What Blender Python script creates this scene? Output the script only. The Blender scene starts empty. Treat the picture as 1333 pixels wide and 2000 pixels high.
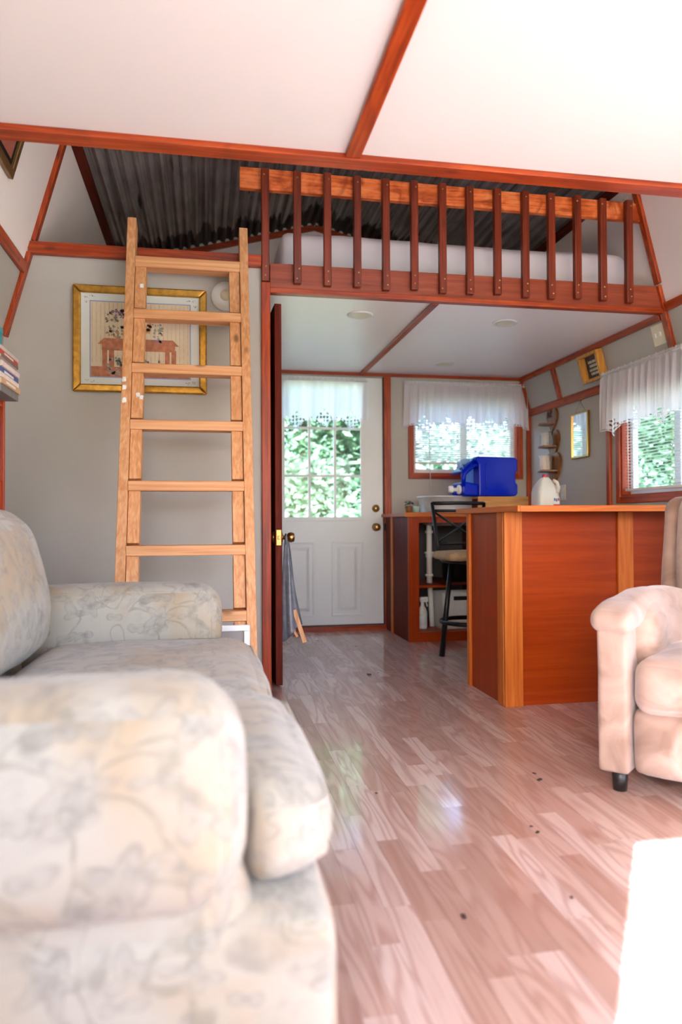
import bpy, math, random
from mathutils import Vector, Matrix, noise
random.seed(7)
SC = bpy.context.scene
COL = SC.collection

# ------------------------------------------------------------------ camera
YAW, PITCH, ROLL, FPX = 0.18409, -0.01429, -0.00509, 1421.6
def cam_rows():
    cy, sy = math.cos(YAW), math.sin(YAW); cp, sp = math.cos(PITCH), math.sin(PITCH); cr, sr = math.cos(ROLL), math.sin(ROLL)
    B = Matrix(((1,0,0),(0,0,-1),(0,1,0)))
    return (Matrix(((cr,-sr,0),(sr,cr,0),(0,0,1))) @ Matrix(((1,0,0),(0,cp,-sp),(0,sp,cp))) @ B @ Matrix(((cy,-sy,0),(sy,cy,0),(0,0,1))))
R_ = cam_rows()
cam = bpy.data.cameras.new('camera'); camo = bpy.data.objects.new('camera', cam); COL.objects.link(camo)
right, up, back = Vector(R_[0]), -Vector(R_[1]), -Vector(R_[2])
camo.matrix_world = Matrix(((right.x,up.x,back.x,0),(right.y,up.y,back.y,0),(right.z,up.z,back.z,0.86),(0,0,0,1)))
cam.sensor_fit = 'VERTICAL'; cam.sensor_height = 36.0; cam.sensor_width = 24.0
cam.lens = FPX/2000*36.0; cam.clip_start = 0.02
cam.dof.use_dof = True; cam.dof.focus_distance = 3.3; cam.dof.aperture_fstop = 1.8
SC.camera = camo

# ------------------------------------------------------------------ world, sun, exposure
SUN_H = (0.573, 0.8196); SUN_EL = math.radians(29.77)
W = bpy.data.worlds.new('sky'); SC.world = W; W.use_nodes = True
nt = W.node_tree; nt.nodes.clear()
wo = nt.nodes.new('ShaderNodeOutputWorld'); wb = nt.nodes.new('ShaderNodeBackground'); ws = nt.nodes.new('ShaderNodeTexSky')
ws.sky_type = 'NISHITA'; ws.sun_disc = False; ws.sun_elevation = SUN_EL; ws.sun_rotation = math.atan2(-SUN_H[0], -SUN_H[1]); ws.dust_density = 2.5; ws.altitude = 100
wm = nt.nodes.new('ShaderNodeMix'); wm.data_type = 'RGBA'; wm.blend_type = 'MULTIPLY'; wm.inputs[0].default_value = 1.0; wm.inputs[7].default_value = (.95, .97, 1.12, 1)
nt.links.new(ws.outputs[0], wm.inputs[6]); nt.links.new(wm.outputs[2], wb.inputs[0]); wb.inputs[1].default_value = 0.42
nt.links.new(wb.outputs[0], wo.inputs[0])
sun = bpy.data.lights.new('sun', 'SUN'); sun.energy = 24.0; sun.angle = 0.009; sun.color = (0.85, 1.0, 1.22)
suno = bpy.data.objects.new('sun', sun); COL.objects.link(suno)
sd = Vector((SUN_H[0]*math.cos(SUN_EL), SUN_H[1]*math.cos(SUN_EL), -math.sin(SUN_EL)))
suno.rotation_euler = sd.to_track_quat('-Z', 'Y').to_euler(); suno.location = (-6, -8, 7)
SC.view_settings.view_transform = 'Standard'; SC.view_settings.look = 'None'
SC.view_settings.gamma = 1.0; SC.view_settings.use_curve_mapping = False
SC.view_settings.exposure = 2.0
SC.cycles.max_bounces = 8; SC.cycles.diffuse_bounces = 5; SC.cycles.glossy_bounces = 3; SC.cycles.transparent_max_bounces = 10; SC.cycles.use_adaptive_sampling = True; SC.cycles.adaptive_threshold = .02
SC.cycles.use_denoising = True; SC.cycles.sample_clamp_indirect = 8.0

# ------------------------------------------------------------------ materials
def lin(c): return tuple((v/255/12.92 if v/255 <= .04045 else ((v/255+.055)/1.055)**2.4) for v in c) + (1.0,)
class NT:
    def __init__(s, name):
        s.m = bpy.data.materials.new(name); s.m.use_nodes = True; s.t = s.m.node_tree; s.t.nodes.clear()
        s.out = s.n('OutputMaterial'); s.b = s.n('BsdfPrincipled'); s.l(s.b.outputs[0], s.out.inputs[0])
    def n(s, k, **kw):
        q = s.t.nodes.new('ShaderNode'+k)
        for a, v in kw.items(): setattr(q, a, v)
        return q
    def l(s, a, b): s.t.links.new(a, b)
    def math(s, op, a, b=None, c=None):
        q = s.n('Math', operation=op)
        for i, v in enumerate((a, b, c)):
            if v is None: continue
            if isinstance(v, (int, float)): q.inputs[i].default_value = v
            else: s.l(v, q.inputs[i])
        return q.outputs[0]
    def mix(s, f, a, b, blend='MIX'):
        q = s.n('Mix', data_type='RGBA', blend_type=blend)
        for i, v in ((0, f), (6, a), (7, b)):
            if isinstance(v, (int, float, tuple)): q.inputs[i].default_value = v
            else: s.l(v, q.inputs[i])
        return q.outputs[2]
    def ramp(s, f, *st):
        q = s.n('ValToRGB'); e = q.color_ramp.elements
        while len(e) < len(st): e.new(0.5)
        for i, (p, c) in enumerate(st): e[i].position = p; e[i].color = c
        s.l(f, q.inputs[0]); return q.outputs[0]
    def step(s, f, a, b):
        q = s.n('MapRange', interpolation_type='SMOOTHSTEP'); s.l(f, q.inputs[0])
        q.inputs[1].default_value = a; q.inputs[2].default_value = b; return q.outputs[0]
    def noise(s, v, sc, det=3.0, dist=0.0, rough=.5):
        q = s.n('TexNoise'); q.inputs['Scale'].default_value = sc; q.inputs['Detail'].default_value = det
        q.inputs['Distortion'].default_value = dist; q.inputs['Roughness'].default_value = rough
        if v is not None: s.l(v, q.inputs['Vector'])
        return q.outputs[0]
    def coords(s, scale=(1,1,1), rnd=0.0, uv=False):
        tc = s.n('TexCoord'); v = tc.outputs['UV' if uv else 'Object']
        if rnd:
            oi = s.n('ObjectInfo'); k = s.n('VectorMath', operation='SCALE'); k.inputs[0].default_value = (rnd, rnd*.7, rnd*1.3)
            s.l(oi.outputs['Random'], k.inputs['Scale'])
            a = s.n('VectorMath', operation='ADD'); s.l(v, a.inputs[0]); s.l(k.outputs[0], a.inputs[1]); v = a.outputs[0]
        mp = s.n('Mapping'); mp.inputs['Scale'].default_value = scale; s.l(v, mp.inputs[0]); return mp.outputs[0]
    def bump(s, h, st, d=.01):
        q = s.n('Bump'); q.inputs['Strength'].default_value = st; q.inputs['Distance'].default_value = d
        s.l(h, q.inputs['Height']); s.l(q.outputs[0], s.b.inputs['Normal'])
    def base(s, c, rough=.5, metal=0., spec=None):
        if isinstance(c, tuple): s.b.inputs['Base Color'].default_value = c
        else: s.l(c, s.b.inputs['Base Color'])
        s.b.inputs['Roughness'].default_value = rough; s.b.inputs['Metallic'].default_value = metal
        if spec is not None: s.b.inputs['Specular IOR Level'].default_value = spec
        return s.m

def plain(name, c, rough=.5, metal=0., spec=None, var=.06, vs=8.):
    t = NT(name); v = t.noise(t.coords(), vs, 3)
    d = tuple(x*(1-var) for x in lin(c)[:3]) + (1,); u = tuple(min(1, x*(1+var)) for x in lin(c)[:3]) + (1,)
    return t.base(t.ramp(v, (.3, d), (.7, u)), rough, metal, spec)
def wood(name, dark, mid, light, axis='X', rough=.45, knots=0.0, fine=70., spec=.4, blotch=.0, along=2.2):
    t = NT(name); k = 'XYZ'.index(axis)
    sc = [fine]*3; sc[k] = along; sc2 = [14.]*3; sc2[k] = .9
    n1 = t.noise(t.coords(tuple(sc), 9.), 1.0, 4, .4); n2 = t.noise(t.coords(tuple(sc2), 9.), 1.0, 3, 1.2)
    w = t.math('SINE', t.math('MULTIPLY', n2, 34.)); w = t.math('MULTIPLY_ADD', w, .16, .5)
    f = t.math('ADD', t.math('MULTIPLY', n1, .62), t.math('MULTIPLY', w, .38))
    c = t.ramp(f, (.28, lin(dark)), (.5, lin(mid)), (.72, lin(light)))
    if blotch:
        nb = t.noise(t.coords((5,5,5), 9.), 1.0, 3, 1.5); c = t.mix(t.math('MULTIPLY', t.step(nb, .5, .72), blotch), c, lin(dark))
    if knots:
        ks = [9.]*3; ks[k] = 4.2
        vo = t.n('TexVoronoi'); vo.inputs['Scale'].default_value = 1.0; t.l(t.coords(tuple(ks), 9.), vo.inputs['Vector'])
        kn = t.math('SUBTRACT', 1.0, t.step(vo.outputs['Distance'], .05, .16)); c = t.mix(t.math('MULTIPLY', kn, knots), c, tuple(x*.35 for x in lin(dark)[:3])+(1,))
    t.bump(n1, .12, .002)
    return t.base(c, rough, 0, spec)
M = {}
for ax in 'XYZ':
    M['trim'+ax] = wood('red_cedar_stain_'+ax, (104,33,8), (162,58,16), (196,86,30), ax, .38, .5, blotch=.3)
    M['pine'+ax] = wood('raw_pine_'+ax, (190,126,76), (214,154,104), (228,178,132), ax, .55, .75, fine=90)
    M['bar'+ax] = wood('bar_plywood_'+ax, (140,46,2), (152,53,3), (164,62,7), ax, .4, fine=42, along=1.4, spec=.2)
    M['barpost'+ax] = wood('bar_pine_'+ax, (170,80,24), (192,102,36), (208,124,52), ax, .45, .3, spec=.25)
    M['dark'+ax] = wood('dark_mahogany_'+ax, (64,18,8), (92,30,16), (114,42,24), ax, .6, fine=50, spec=.12)
M['burl'] = wood('flame_grain_rail', (150,52,12), (230,118,58), (246,158,98), 'X', .35, .4, fine=20, blotch=.9, along=14.)
M['baluster'] = wood('dark_stained_baluster', (80,26,10), (120,42,18), (146,58,30), 'Z', .36, .3)
M['fascia'] = wood('mahogany_fascia_ply', (120,48,26), (146,64,38), (166,82,52), 'X', .42, fine=40)
M['ply'] = wood('fir_plywood', (178,120,60), (206,154,92), (222,178,118), 'X', .6, fine=14, along=3.)
M['grey'] = plain('grey_wall_paint', (182,177,168), .62, var=.025, vs=3)
M['white'] = plain('white_wall_paint', (244,236,231), .6, var=.012, vs=2)
M['ceil'] = plain('white_ceiling_board', (232,227,224), .55, var=.008, vs=2)
M['kceil'] = plain('glossy_ceiling_board', (244,240,240), .3, var=.01, vs=2)
M['ext'] = plain('exterior_siding', (150,120,90), .8)
M['doorwhite'] = plain('white_door_enamel', (226,228,226), .35, var=.01)
M['vinyl'] = plain('white_vinyl', (228,230,230), .4, var=.01)
M['slat'] = plain('blind_slat_enamel', (232,232,226), .4, var=.01)
M['plastic'] = plain('white_plastic', (226,226,220), .35, var=.02)
M['cream'] = plain('cream_plastic', (224,214,186), .35, var=.02)
M['brass'] = plain('antique_brass', (178,142,84), .28, 1.0)
M['gold'] = plain('gilded_frame', (186,138,58), .36, .85, var=.25, vs=40)
M['steel'] = plain('galvanised_steel', (206,208,208), .42, .5, var=.1, vs=18)
M['blackmetal'] = plain('black_metal', (22,21,21), .38, .3)
M['black'] = plain('black_void_plastic', (14,13,13), .6)
M['blackleg'] = plain('black_plastic_leg', (30,26,28), .4)
M['sheet'] = plain('white_bed_sheet', (226,220,226), .85, var=.015)
M['greycloth'] = plain('grey_blanket', (128,126,130), .9)
M['suede'] = None
M['cushionbeige'] = plain('tan_stool_pad', (186,158,118), .9, var=.12, vs=40)
M['paper'] = plain('mat_board_paper', (222,226,220), .8, var=.01)
M['grass'] = plain('lawn_grass', (112,116,84), .95, var=.3, vs=3)
M['pvc'] = plain('pvc_pipe', (226,224,212), .4, var=.02)
M['bag'] = plain('grey_plastic_bag', (112,114,122), .3, var=.25, vs=30, spec=.6)
M['redcap'] = plain('red_cap', (188,28,40), .4)
M['redlabel'] = plain('red_label', (196,40,46), .5)
M['bluelabel'] = plain('blue_label', (70,86,150), .5)
M['teal'] = plain('teal_box', (40,160,164), .5)
M['shelfwood'] = wood('scorched_shelf_wood', (70,38,18), (128,78,38), (160,108,60), 'Z', .35, fine=30)
M['bark'] = plain('tree_bark', (96,78,62), .95, var=.3, vs=20)
M['dirt'] = plain('dry_leaf_dirt', (62,44,34), .9, var=.3, vs=60)
M['string'] = plain('beige_cord', (214,200,176), .8)

def mk_suede():
    t = NT('tan_suede'); n1 = t.noise(t.coords((3,3,3)), 2.2, 4, 1.0); n2 = t.noise(t.coords(), 240., 2)
    c = t.ramp(n1, (.32, lin((134,106,90))), (.52, lin((168,139,124))), (.75, lin((182,156,141))))
    t.bump(n2, .15, .002); t.b.inputs['Sheen Weight'].default_value = .35
    return t.base(c, .85, 0, .2)
M['suede'] = mk_suede()
def mk_floral():
    t = NT('floral_tapestry'); uv = t.coords((1,1,1), uv=True)
    nz = t.n('TexNoise'); nz.inputs['Scale'].default_value = 5.; nz.inputs['Detail'].default_value = 2.; t.l(uv, nz.inputs['Vector'])
    wv = t.n('VectorMath', operation='MULTIPLY_ADD'); t.l(nz.outputs['Color'], wv.inputs[0]); wv.inputs[1].default_value = (.13,.13,0); t.l(uv, wv.inputs[2])
    def flower(scale, r0, amp, n):
        vo = t.n('TexVoronoi', voronoi_dimensions='2D'); vo.inputs['Scale'].default_value = scale; vo.inputs['Randomness'].default_value = .8; t.l(wv.outputs[0], vo.inputs['Vector'])
        su = t.n('VectorMath', operation='SUBTRACT'); t.l(wv.outputs[0], su.inputs[0]); t.l(vo.outputs['Position'], su.inputs[1])
        sx = t.n('SeparateXYZ'); t.l(su.outputs[0], sx.inputs[0])
        ang = t.math('ARCTAN2', sx.outputs[1], sx.outputs[0]); ln = t.n('VectorMath', operation='LENGTH'); t.l(su.outputs[0], ln.inputs[0])
        lim = t.math('MULTIPLY_ADD', t.math('COSINE', t.math('MULTIPLY', ang, float(n))), amp, r0)
        return t.math('DIVIDE', ln.outputs['Value'], lim)
    f1 = flower(5.2, .040, .012, 5); f2 = flower(11., .020, .010, 2); f3 = flower(7., .026, .011, 3)
    base = t.mix(t.step(t.noise(uv, 3.2, 3, .5), .42, .66), lin((168,164,153)), lin((164,146,121)))
    rib = t.n('TexWave', wave_type='BANDS', bands_direction='X'); rib.inputs['Scale'].default_value = 70.; rib.inputs['Distortion'].default_value = 1.5; t.l(uv, rib.inputs['Vector'])
    base = t.mix(.16, base, rib.outputs['Color'], 'SOFT_LIGHT')
    grey, lgrey, green = lin((120,116,110)), lin((150,147,140)), lin((126,123,110))
    vn = t.noise(wv.outputs[0], 5.5, 1.5, .8); vine = t.math('SUBTRACT', 1.0, t.step(t.math('ABSOLUTE', t.math('SUBTRACT', vn, .5)), .006, .022))
    c = t.mix(t.math('MULTIPLY', vine, .6), base, green)
    def blob(c, f, edge, fill):
        c = t.mix(t.math('MULTIPLY', t.math('SUBTRACT', 1.0, t.step(f, .7, 1.15)), .55), c, fill)
        ring = t.math('SUBTRACT', 1.0, t.step(t.math('ABSOLUTE', t.math('SUBTRACT', f, .92)), .03, .2)); c = t.mix(t.math('MULTIPLY', ring, .42), c, edge)
        return t.mix(t.math('MULTIPLY', t.math('SUBTRACT', 1.0, t.step(f, .15, .45)), .45), c, edge)
    c = blob(c, f2, green, lgrey); c = blob(c, f3, green, lgrey); c = blob(c, f1, grey, lgrey)
    smu = t.noise(wv.outputs[0], 9., 4, 1.0); c = t.mix(t.math('MULTIPLY', t.step(smu, .52, .70), .55), c, grey)
    blur = t.noise(uv, 28., 4); c = t.mix(t.math('MULTIPLY', t.step(blur, .35, .65), .6), c, base)
    t.bump(rib.outputs['Fac'], .2, .002); t.b.inputs['Sheen Weight'].default_value = .2
    return t.base(c, .9, 0, .15)
M['floral'] = mk_floral()
def mk_plank(island):
    t = NT('laminate_floor_strip' + ('_far' if island else ''))
    if island: rnd = t.n('NewGeometry').outputs['Random Per Island']
    else: rnd = t.n('ObjectInfo').outputs['Random']
    tc = t.n('TexCoord'); k = t.n('VectorMath', operation='SCALE'); k.inputs[0].default_value = (7.3, 31.1, 3.7); t.l(rnd, k.inputs['Scale'])
    a = t.n('VectorMath', operation='ADD'); t.l(tc.outputs['Object'], a.inputs[0]); t.l(k.outputs[0], a.inputs[1])
    m1 = t.n('Mapping'); m1.inputs['Scale'].default_value = (13., 1.5, 1.); t.l(a.outputs[0], m1.inputs[0])
    n1 = t.noise(m1.outputs[0], 1., 1.5, .3); ring = t.math('MULTIPLY_ADD', t.math('SINE', t.math('MULTIPLY', n1, 52.)), .5, .5)
    m2 = t.n('Mapping'); m2.inputs['Scale'].default_value = (210., 6., 1.); t.l(a.outputs[0], m2.inputs[0])
    n2 = t.noise(m2.outputs[0], 1., 3)
    tone = t.ramp(rnd, (0., lin((172,135,122))), (.3, lin((189,155,143))), (.6, lin((200,171,161))), (.85, lin((211,187,179))), (1., lin((179,143,128))))
    c = t.mix(t.math('MULTIPLY', t.math('POWER', ring, 2.2), .5), tone, lin((154,110,96)))
    c = t.mix(t.math('MULTIPLY', t.step(n2, .5, .75), .4), c, lin((156,116,102)))
    t.b.inputs['Coat Weight'].default_value = .8; t.b.inputs['Coat Roughness'].default_value = .07
    return t.base(c, .45, 0, .3)
M['plank'] = mk_plank(False); M['plankfar'] = mk_plank(True)
def mk_glass():
    t = NT('window_glass'); t.t.nodes.remove(t.b); tr = t.n('BsdfTransparent'); gl = t.n('BsdfGlossy'); gl.inputs['Roughness'].default_value = .0
    mx = t.n('MixShader'); mx.inputs[0].default_value = .012; t.l(tr.outputs[0], mx.inputs[1]); t.l(gl.outputs[0], mx.inputs[2]); t.l(mx.outputs[0], t.out.inputs[0]); return t.m
M['glass'] = mk_glass()
def mk_cloth(name, col, tr, hole):
    t = NT(name); t.t.nodes.remove(t.b); d = t.n('BsdfDiffuse'); d.inputs[0].default_value = lin(col); l_ = t.n('BsdfTranslucent'); l_.inputs[0].default_value = lin(col); p = t.n('BsdfTransparent')
    a = t.n('MixShader'); a.inputs[0].default_value = tr; t.l(d.outputs[0], a.inputs[1]); t.l(l_.outputs[0], a.inputs[2])
    b = t.n('MixShader'); b.inputs[0].default_value = hole; t.l(a.outputs[0], b.inputs[1]); t.l(p.outputs[0], b.inputs[2]); t.l(b.outputs[0], t.out.inputs[0]); return t.m
M['curtain'] = mk_cloth('white_voile', (246,244,248), .46, .0); M['sheer'] = mk_cloth('sheer_voile', (244,243,246), .48, .03)
M['leaf1'] = mk_cloth('leaf_green', (84,116,84), .5, 0.); M['leaf2'] = mk_cloth('leaf_pale_green', (112,142,110), .5, 0.); M['leaf3'] = mk_cloth('leaf_deep_green', (66,92,68), .45, 0.)
M['jugwhite'] = plain('milky_plastic', (226,224,216), .3, var=.02); M['jugwhite'].node_tree.nodes['Principled BSDF'].inputs['Subsurface Weight'].default_value = .25
M['jugblue'] = plain('blue_jug_plastic', (2,34,190), .22, var=.04, spec=.14)
M['jugblue_lit'] = plain('blue_jug_lit', (40,104,206), .3, var=.1)  # lighter jug blue, light on the inside put into the colour
M['mirror'] = plain('mirror_silver', (225,230,228), .03, 1.0, var=0.)
def mk_metal():
    t = NT('weathered_shaded_corrugated_steel'); co = t.coords((14, 1.1, 14)); n1 = t.noise(co, 1., 4, .6); n2 = t.noise(t.coords((5,5,5)), 1., 3)
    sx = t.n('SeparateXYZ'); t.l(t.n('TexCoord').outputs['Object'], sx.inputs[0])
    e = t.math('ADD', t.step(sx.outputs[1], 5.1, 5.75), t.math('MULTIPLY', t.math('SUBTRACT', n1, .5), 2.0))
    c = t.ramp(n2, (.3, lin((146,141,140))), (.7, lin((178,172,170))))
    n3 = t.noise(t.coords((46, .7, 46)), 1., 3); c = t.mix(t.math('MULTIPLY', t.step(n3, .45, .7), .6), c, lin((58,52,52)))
    c = t.mix(t.step(n1, .68, .74), c, lin((24,20,20))); c = t.mix(t.step(e, .52, .62), c, lin((16,13,13)))  # black far end mixes stains with shade put into the colour
    return t.base(c, .4, .25)
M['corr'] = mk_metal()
def bookmat(i, c): return plain('book_cloth_%d' % i, c, .55, var=.1, vs=30)

# ------------------------------------------------------------------ mesh helpers
class MB:
    def __init__(s): s.v = []; s.f = []; s.mi = []; s.m = 0
    def add(s, vs, fs):
        o = len(s.v); s.v += [tuple(p) for p in vs]
        for f in fs: s.f.append(tuple(i+o for i in f)); s.mi.append(s.m)
        return s
    def mat(s, i): s.m = i; return s
    def box(s, x0, x1, y0, y1, z0, z1):
        return s.add([(x,y,z) for z in (z0,z1) for y in (y0,y1) for x in (x0,x1)], [(0,2,3,1),(4,5,7,6),(0,1,5,4),(2,6,7,3),(0,4,6,2),(1,3,7,5)])
    def beam(s, p0, p1, w, h, up=(0,0,1)):
        p0, p1, up = Vector(p0), Vector(p1), Vector(up); d = (p1-p0).normalized(); r = d.cross(up).normalized(); u = r.cross(d)
        vs = [p + r*(sx*w/2) + u*(sz*h/2) for p in (p0,p1) for sz in (-1,1) for sx in (-1,1)]
        return s.add(vs, [(0,1,3,2),(4,6,7,5),(0,4,5,1),(2,3,7,6),(0,2,6,4),(1,5,7,3)])
    def prism(s, poly, axis, a0, a1):
        n = len(poly); mk = {'X': lambda a,p:(a,p[0],p[1]), 'Y': lambda a,p:(p[0],a,p[1]), 'Z': lambda a,p:(p[0],p[1],a)}[axis]
        return s.add([mk(a,p) for a in (a0,a1) for p in poly], [tuple(range(n))[::-1], tuple(range(n,2*n))] + [(i,(i+1)%n,(i+1)%n+n,i+n) for i in range(n)])
    def tube(s, pts, r, n=10, closed=False):
        pts = [Vector(p) for p in pts]; k = len(pts); rs = r if isinstance(r,(list,tuple)) else [r]*k; vs = []; ref = None
        for i in range(k):
            a = pts[(i-1)%k] if (closed or i>0) else pts[i]; b = pts[(i+1)%k] if (closed or i<k-1) else pts[i]
            d = (b-a).normalized()
            if ref is None: ref = Vector((0,0,1)) if abs(d.z)<.9 else Vector((1,0,0))
            u = (ref - d*ref.dot(d)).normalized(); w = d.cross(u); ref = u
            vs += [pts[i] + (u*math.cos(t)+w*math.sin(t))*rs[i] for t in (2*math.pi*j/n for j in range(n))]
        fs = []
        for i in range(k if closed else k-1):
            q = (i+1)%k
            fs += [(i*n+j, i*n+(j+1)%n, q*n+(j+1)%n, q*n+j) for j in range(n)]
        if not closed: fs += [tuple(range(n))[::-1], tuple((k-1)*n+j for j in range(n))]
        return s.add(vs, fs)
    def lathe(s, prof, c=(0,0,0), axis='Z', n=24, sx=1., sy=1.):
        c = Vector(c); vs = []
        for r, h in prof:
            for j in range(n):
                t = 2*math.pi*j/n; a, b = r*math.cos(t)*sx, r*math.sin(t)*sy
                vs.append(c + Vector({'Z':(a,b,h),'Y':(a,h,b),'X':(h,a,b)}[axis]))
        fs = [(i*n+j, i*n+(j+1)%n, (i+1)*n+(j+1)%n, (i+1)*n+j) for i in range(len(prof)-1) for j in range(n)]
        fs += [tuple(range(n))[::-1], tuple((len(prof)-1)*n+j for j in range(n))]
        return s.add(vs, fs)
    def rbox(s, x0, x1, y0, y1, z0, z1, r, n=10, crown=(0,0,0), wob=0., wscale=4., fn=None):
        c = Vector(((x0+x1)/2,(y0+y1)/2,(z0+z1)/2)); h = Vector(((x1-x0)/2,(y1-y0)/2,(z1-z0)/2)); idx = {}; vs = []; fs = []
        pr = [math.sin(math.pi/2*(-1+2*i/n)) for i in range(n+1)]
        rt = r if isinstance(r, tuple) else (r,r,r); rr = Vector((min(rt[0],h.x),min(rt[1],h.y),min(rt[2],h.z)))
        def vert(p):
            if p in idx: return idx[p]
            P = [pr[i] for i in p]; q = [0,0,0]; d = Vector()
            for k in range(3):
                v = P[k]*h[k]; inn = h[k]-rr[k]; cl = max(-inn, min(inn, v)); q[k] = cl; d[k] = (v-cl)/max(rr[k],1e-6)
            L = d.length
            if L > 1e-9: d = d/L
            o = Vector([q[k] + d[k]*rr[k] for k in range(3)])
            for k in range(3):
                a, b = (k+1)%3, (k+2)%3; o[k] += P[k]*crown[k]*(1-P[a]**2)*(1-P[b]**2)
            o += c
            if wob:
                nv = noise.noise_vector(o*wscale); o += Vector(nv)*wob
            if fn: o = fn(o)
            idx[p] = len(vs); vs.append(o); return idx[p]
        for k in range(3):
            a, b = (k+1)%3, (k+2)%3
            for sd_ in (0, n):
                for i in range(n):
                    for j in range(n):
                        def P(u, w): 
                            t = [0,0,0]; t[k] = sd_; t[a] = u; t[b] = w; return tuple(t)
                        f = (vert(P(i,j)), vert(P(i+1,j)), vert(P(i+1,j+1)), vert(P(i,j+1)))
                        fs.append(f if sd_ else f[::-1])
        return s.add(vs, fs)
    def build(s, name, mats, parent=None, smooth=False, bevel=0., uv=False, local=False, subsurf=0, origin=None, angle=None):
        me = bpy.data.meshes.new(name); me.from_pydata(s.v, [], s.f)
        for m in (mats if isinstance(mats,(list,tuple)) else [mats]): me.materials.append(M[m] if isinstance(m,str) else m)
        for p, i in zip(me.polygons, s.mi): p.material_index = i; p.use_smooth = smooth
        if uv:
            L = me.uv_layers.new(name='UVMap')
            for p in me.polygons:
                nn = p.normal; ax = max(range(3), key=lambda k: abs(nn[k]))
                for li in p.loop_indices:
                    c = me.vertices[me.loops[li].vertex_index].co
                    L.data[li].uv = {0:(c.y, c.z), 1:(c.x, c.z), 2:(c.x, c.y)}[ax]
        me.validate(); me.update()
        o = bpy.data.objects.new(name, me); COL.objects.link(o)
        if bevel:
            b = o.modifiers.new('bevel','BEVEL'); b.width = bevel; b.segments = 2; b.limit_method = 'ANGLE'; b.angle_limit = .7
        if subsurf:
            q = o.modifiers.new('sub','SUBSURF'); q.levels = q.render_levels = subsurf
        if parent is not None: attach(o, parent, local)
        return o
def attach(o, parent, local=False):
    o.parent = parent
    if not local:
        # parts are modelled in world coordinates: only the root empty carries an offset
        if parent.parent is None: o.matrix_parent_inverse = Matrix.Translation(parent.location).inverted()
def tag(o, label, cat, group=None, kind=None):
    o['label'] = label; o['category'] = cat
    if group: o['group'] = group
    if kind: o['kind'] = kind
    return o
def thing(name, label, cat, loc=(0,0,0), rz=0., group=None, kind=None):
    e = bpy.data.objects.new(name, None); COL.objects.link(e); e.location = loc; e.rotation_euler = (0,0,rz); e.empty_display_size = .1
    return tag(e, label, cat, group, kind)
def struct(o, label, cat): return tag(o, label, cat, None, 'structure')
ntrim = [0]
def trim(mb, mat_, label, bevel=.003):
    ntrim[0] += 1; return struct(mb.build('trim_%d' % ntrim[0], mat_, None, bevel=bevel), label, 'trim')

# ------------------------------------------------------------------ room dimensions
XL, XR, YF, YL, YB = -.965, 2.69, -1.00, 3.778, 5.732      # side walls, front wall, loft plane, back wall
ZK, ZC, ZT, ZR = 1.77, 2.066, 2.83, 3.25                  # wall knee, kitchen ceiling, upper ceiling, ridge
SL, SR = .277, -.262
def xl(z): return XL + SL*max(0, z-ZK)
def xr(z): return XR + SR*max(0, z-ZK)
XC = .862; ZLOFT = 2.21; ZP = 2.10

# floor: base slab with laminate strips as pieces
floor = struct(MB().box(XL-.1, XR+.1, YF-.1, YB+.1, -.14, -.008).build('floor', 'ext'), 'laminate wood floor of narrow pinkish oak strips', 'floor')
SW, far = .0625, MB()
i = 0; x = XL - .02; rf = random.Random(11)
while x < XR:
    y = YF - rf.uniform(0, .45)
    while y < YB:
        L = rf.uniform(.36, .56); y0, y1 = max(y, YF), min(y+L, YB)
        if y1 - y0 > .02:
            near = .12 < x < 1.62 and y1 > 1.05
            zt = rf.uniform(-.0003, .0003)
            if near: MB().box(x+.0003, x+SW-.0003, y0+.0003, y1-.0003, -.008, zt).build('plank', 'plank', floor)
            else: far.box(x+.0003, x+SW-.0003, y0+.0003, y1-.0003, -.008, zt)
        y += L
    x += SW
far.build('plank_field', 'plankfar', floor)['kind'] = 'stuff'

# side walls
WT = .10
def wall_side(name, side, holes, label):
    s = -1 if side == 'L' else 1; X0 = XL if side == 'L' else XR; fx = xl if side == 'L' else xr
    root = struct(thing(name, label, 'wall', (X0, YF, 0)), label, 'wall')
    lo = MB(); a, b = sorted((X0, X0+s*WT)); Ya, Yb = YF-WT, YB+WT
    if holes:
        yy = Ya
        for y0, y1, z0, z1 in holes:
            lo.box(a,b,yy,y0,0,ZK); lo.box(a,b,y0,y1,0,z0); lo.box(a,b,y0,y1,z1,ZK); yy = y1
        lo.box(a,b,yy,Yb,0,ZK)
    else: lo.box(a,b,Ya,Yb,0,ZK)
    lo.build('lower_panel', 'grey', root)
    q = lambda z0, z1: [(fx(z0), z0), (fx(z0)+s*WT, z0), (fx(z1)+s*WT, z1), (fx(z1), z1)]
    MB().prism(q(ZK, ZP), 'Y', Ya, Yb).build('sloped_panel', 'grey', root)
    MB().prism(q(ZP, ZT+.06), 'Y', Ya, Yb).build('sloped_panel', 'white', root)
    return root
wall_side('wall_left', 'L', None, 'left wall, vertical below and leaning inward above, pale paint')
W2 = (3.36, 4.36, 1.02, 1.66)
W3 = (.35, 2.25, .60, 1.69)  # unseen window, added to light the left slope and sofa
wall_side('wall_right', 'R', (W3, W2), 'right wall with window, leaning inward above the cedar rail')
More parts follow.
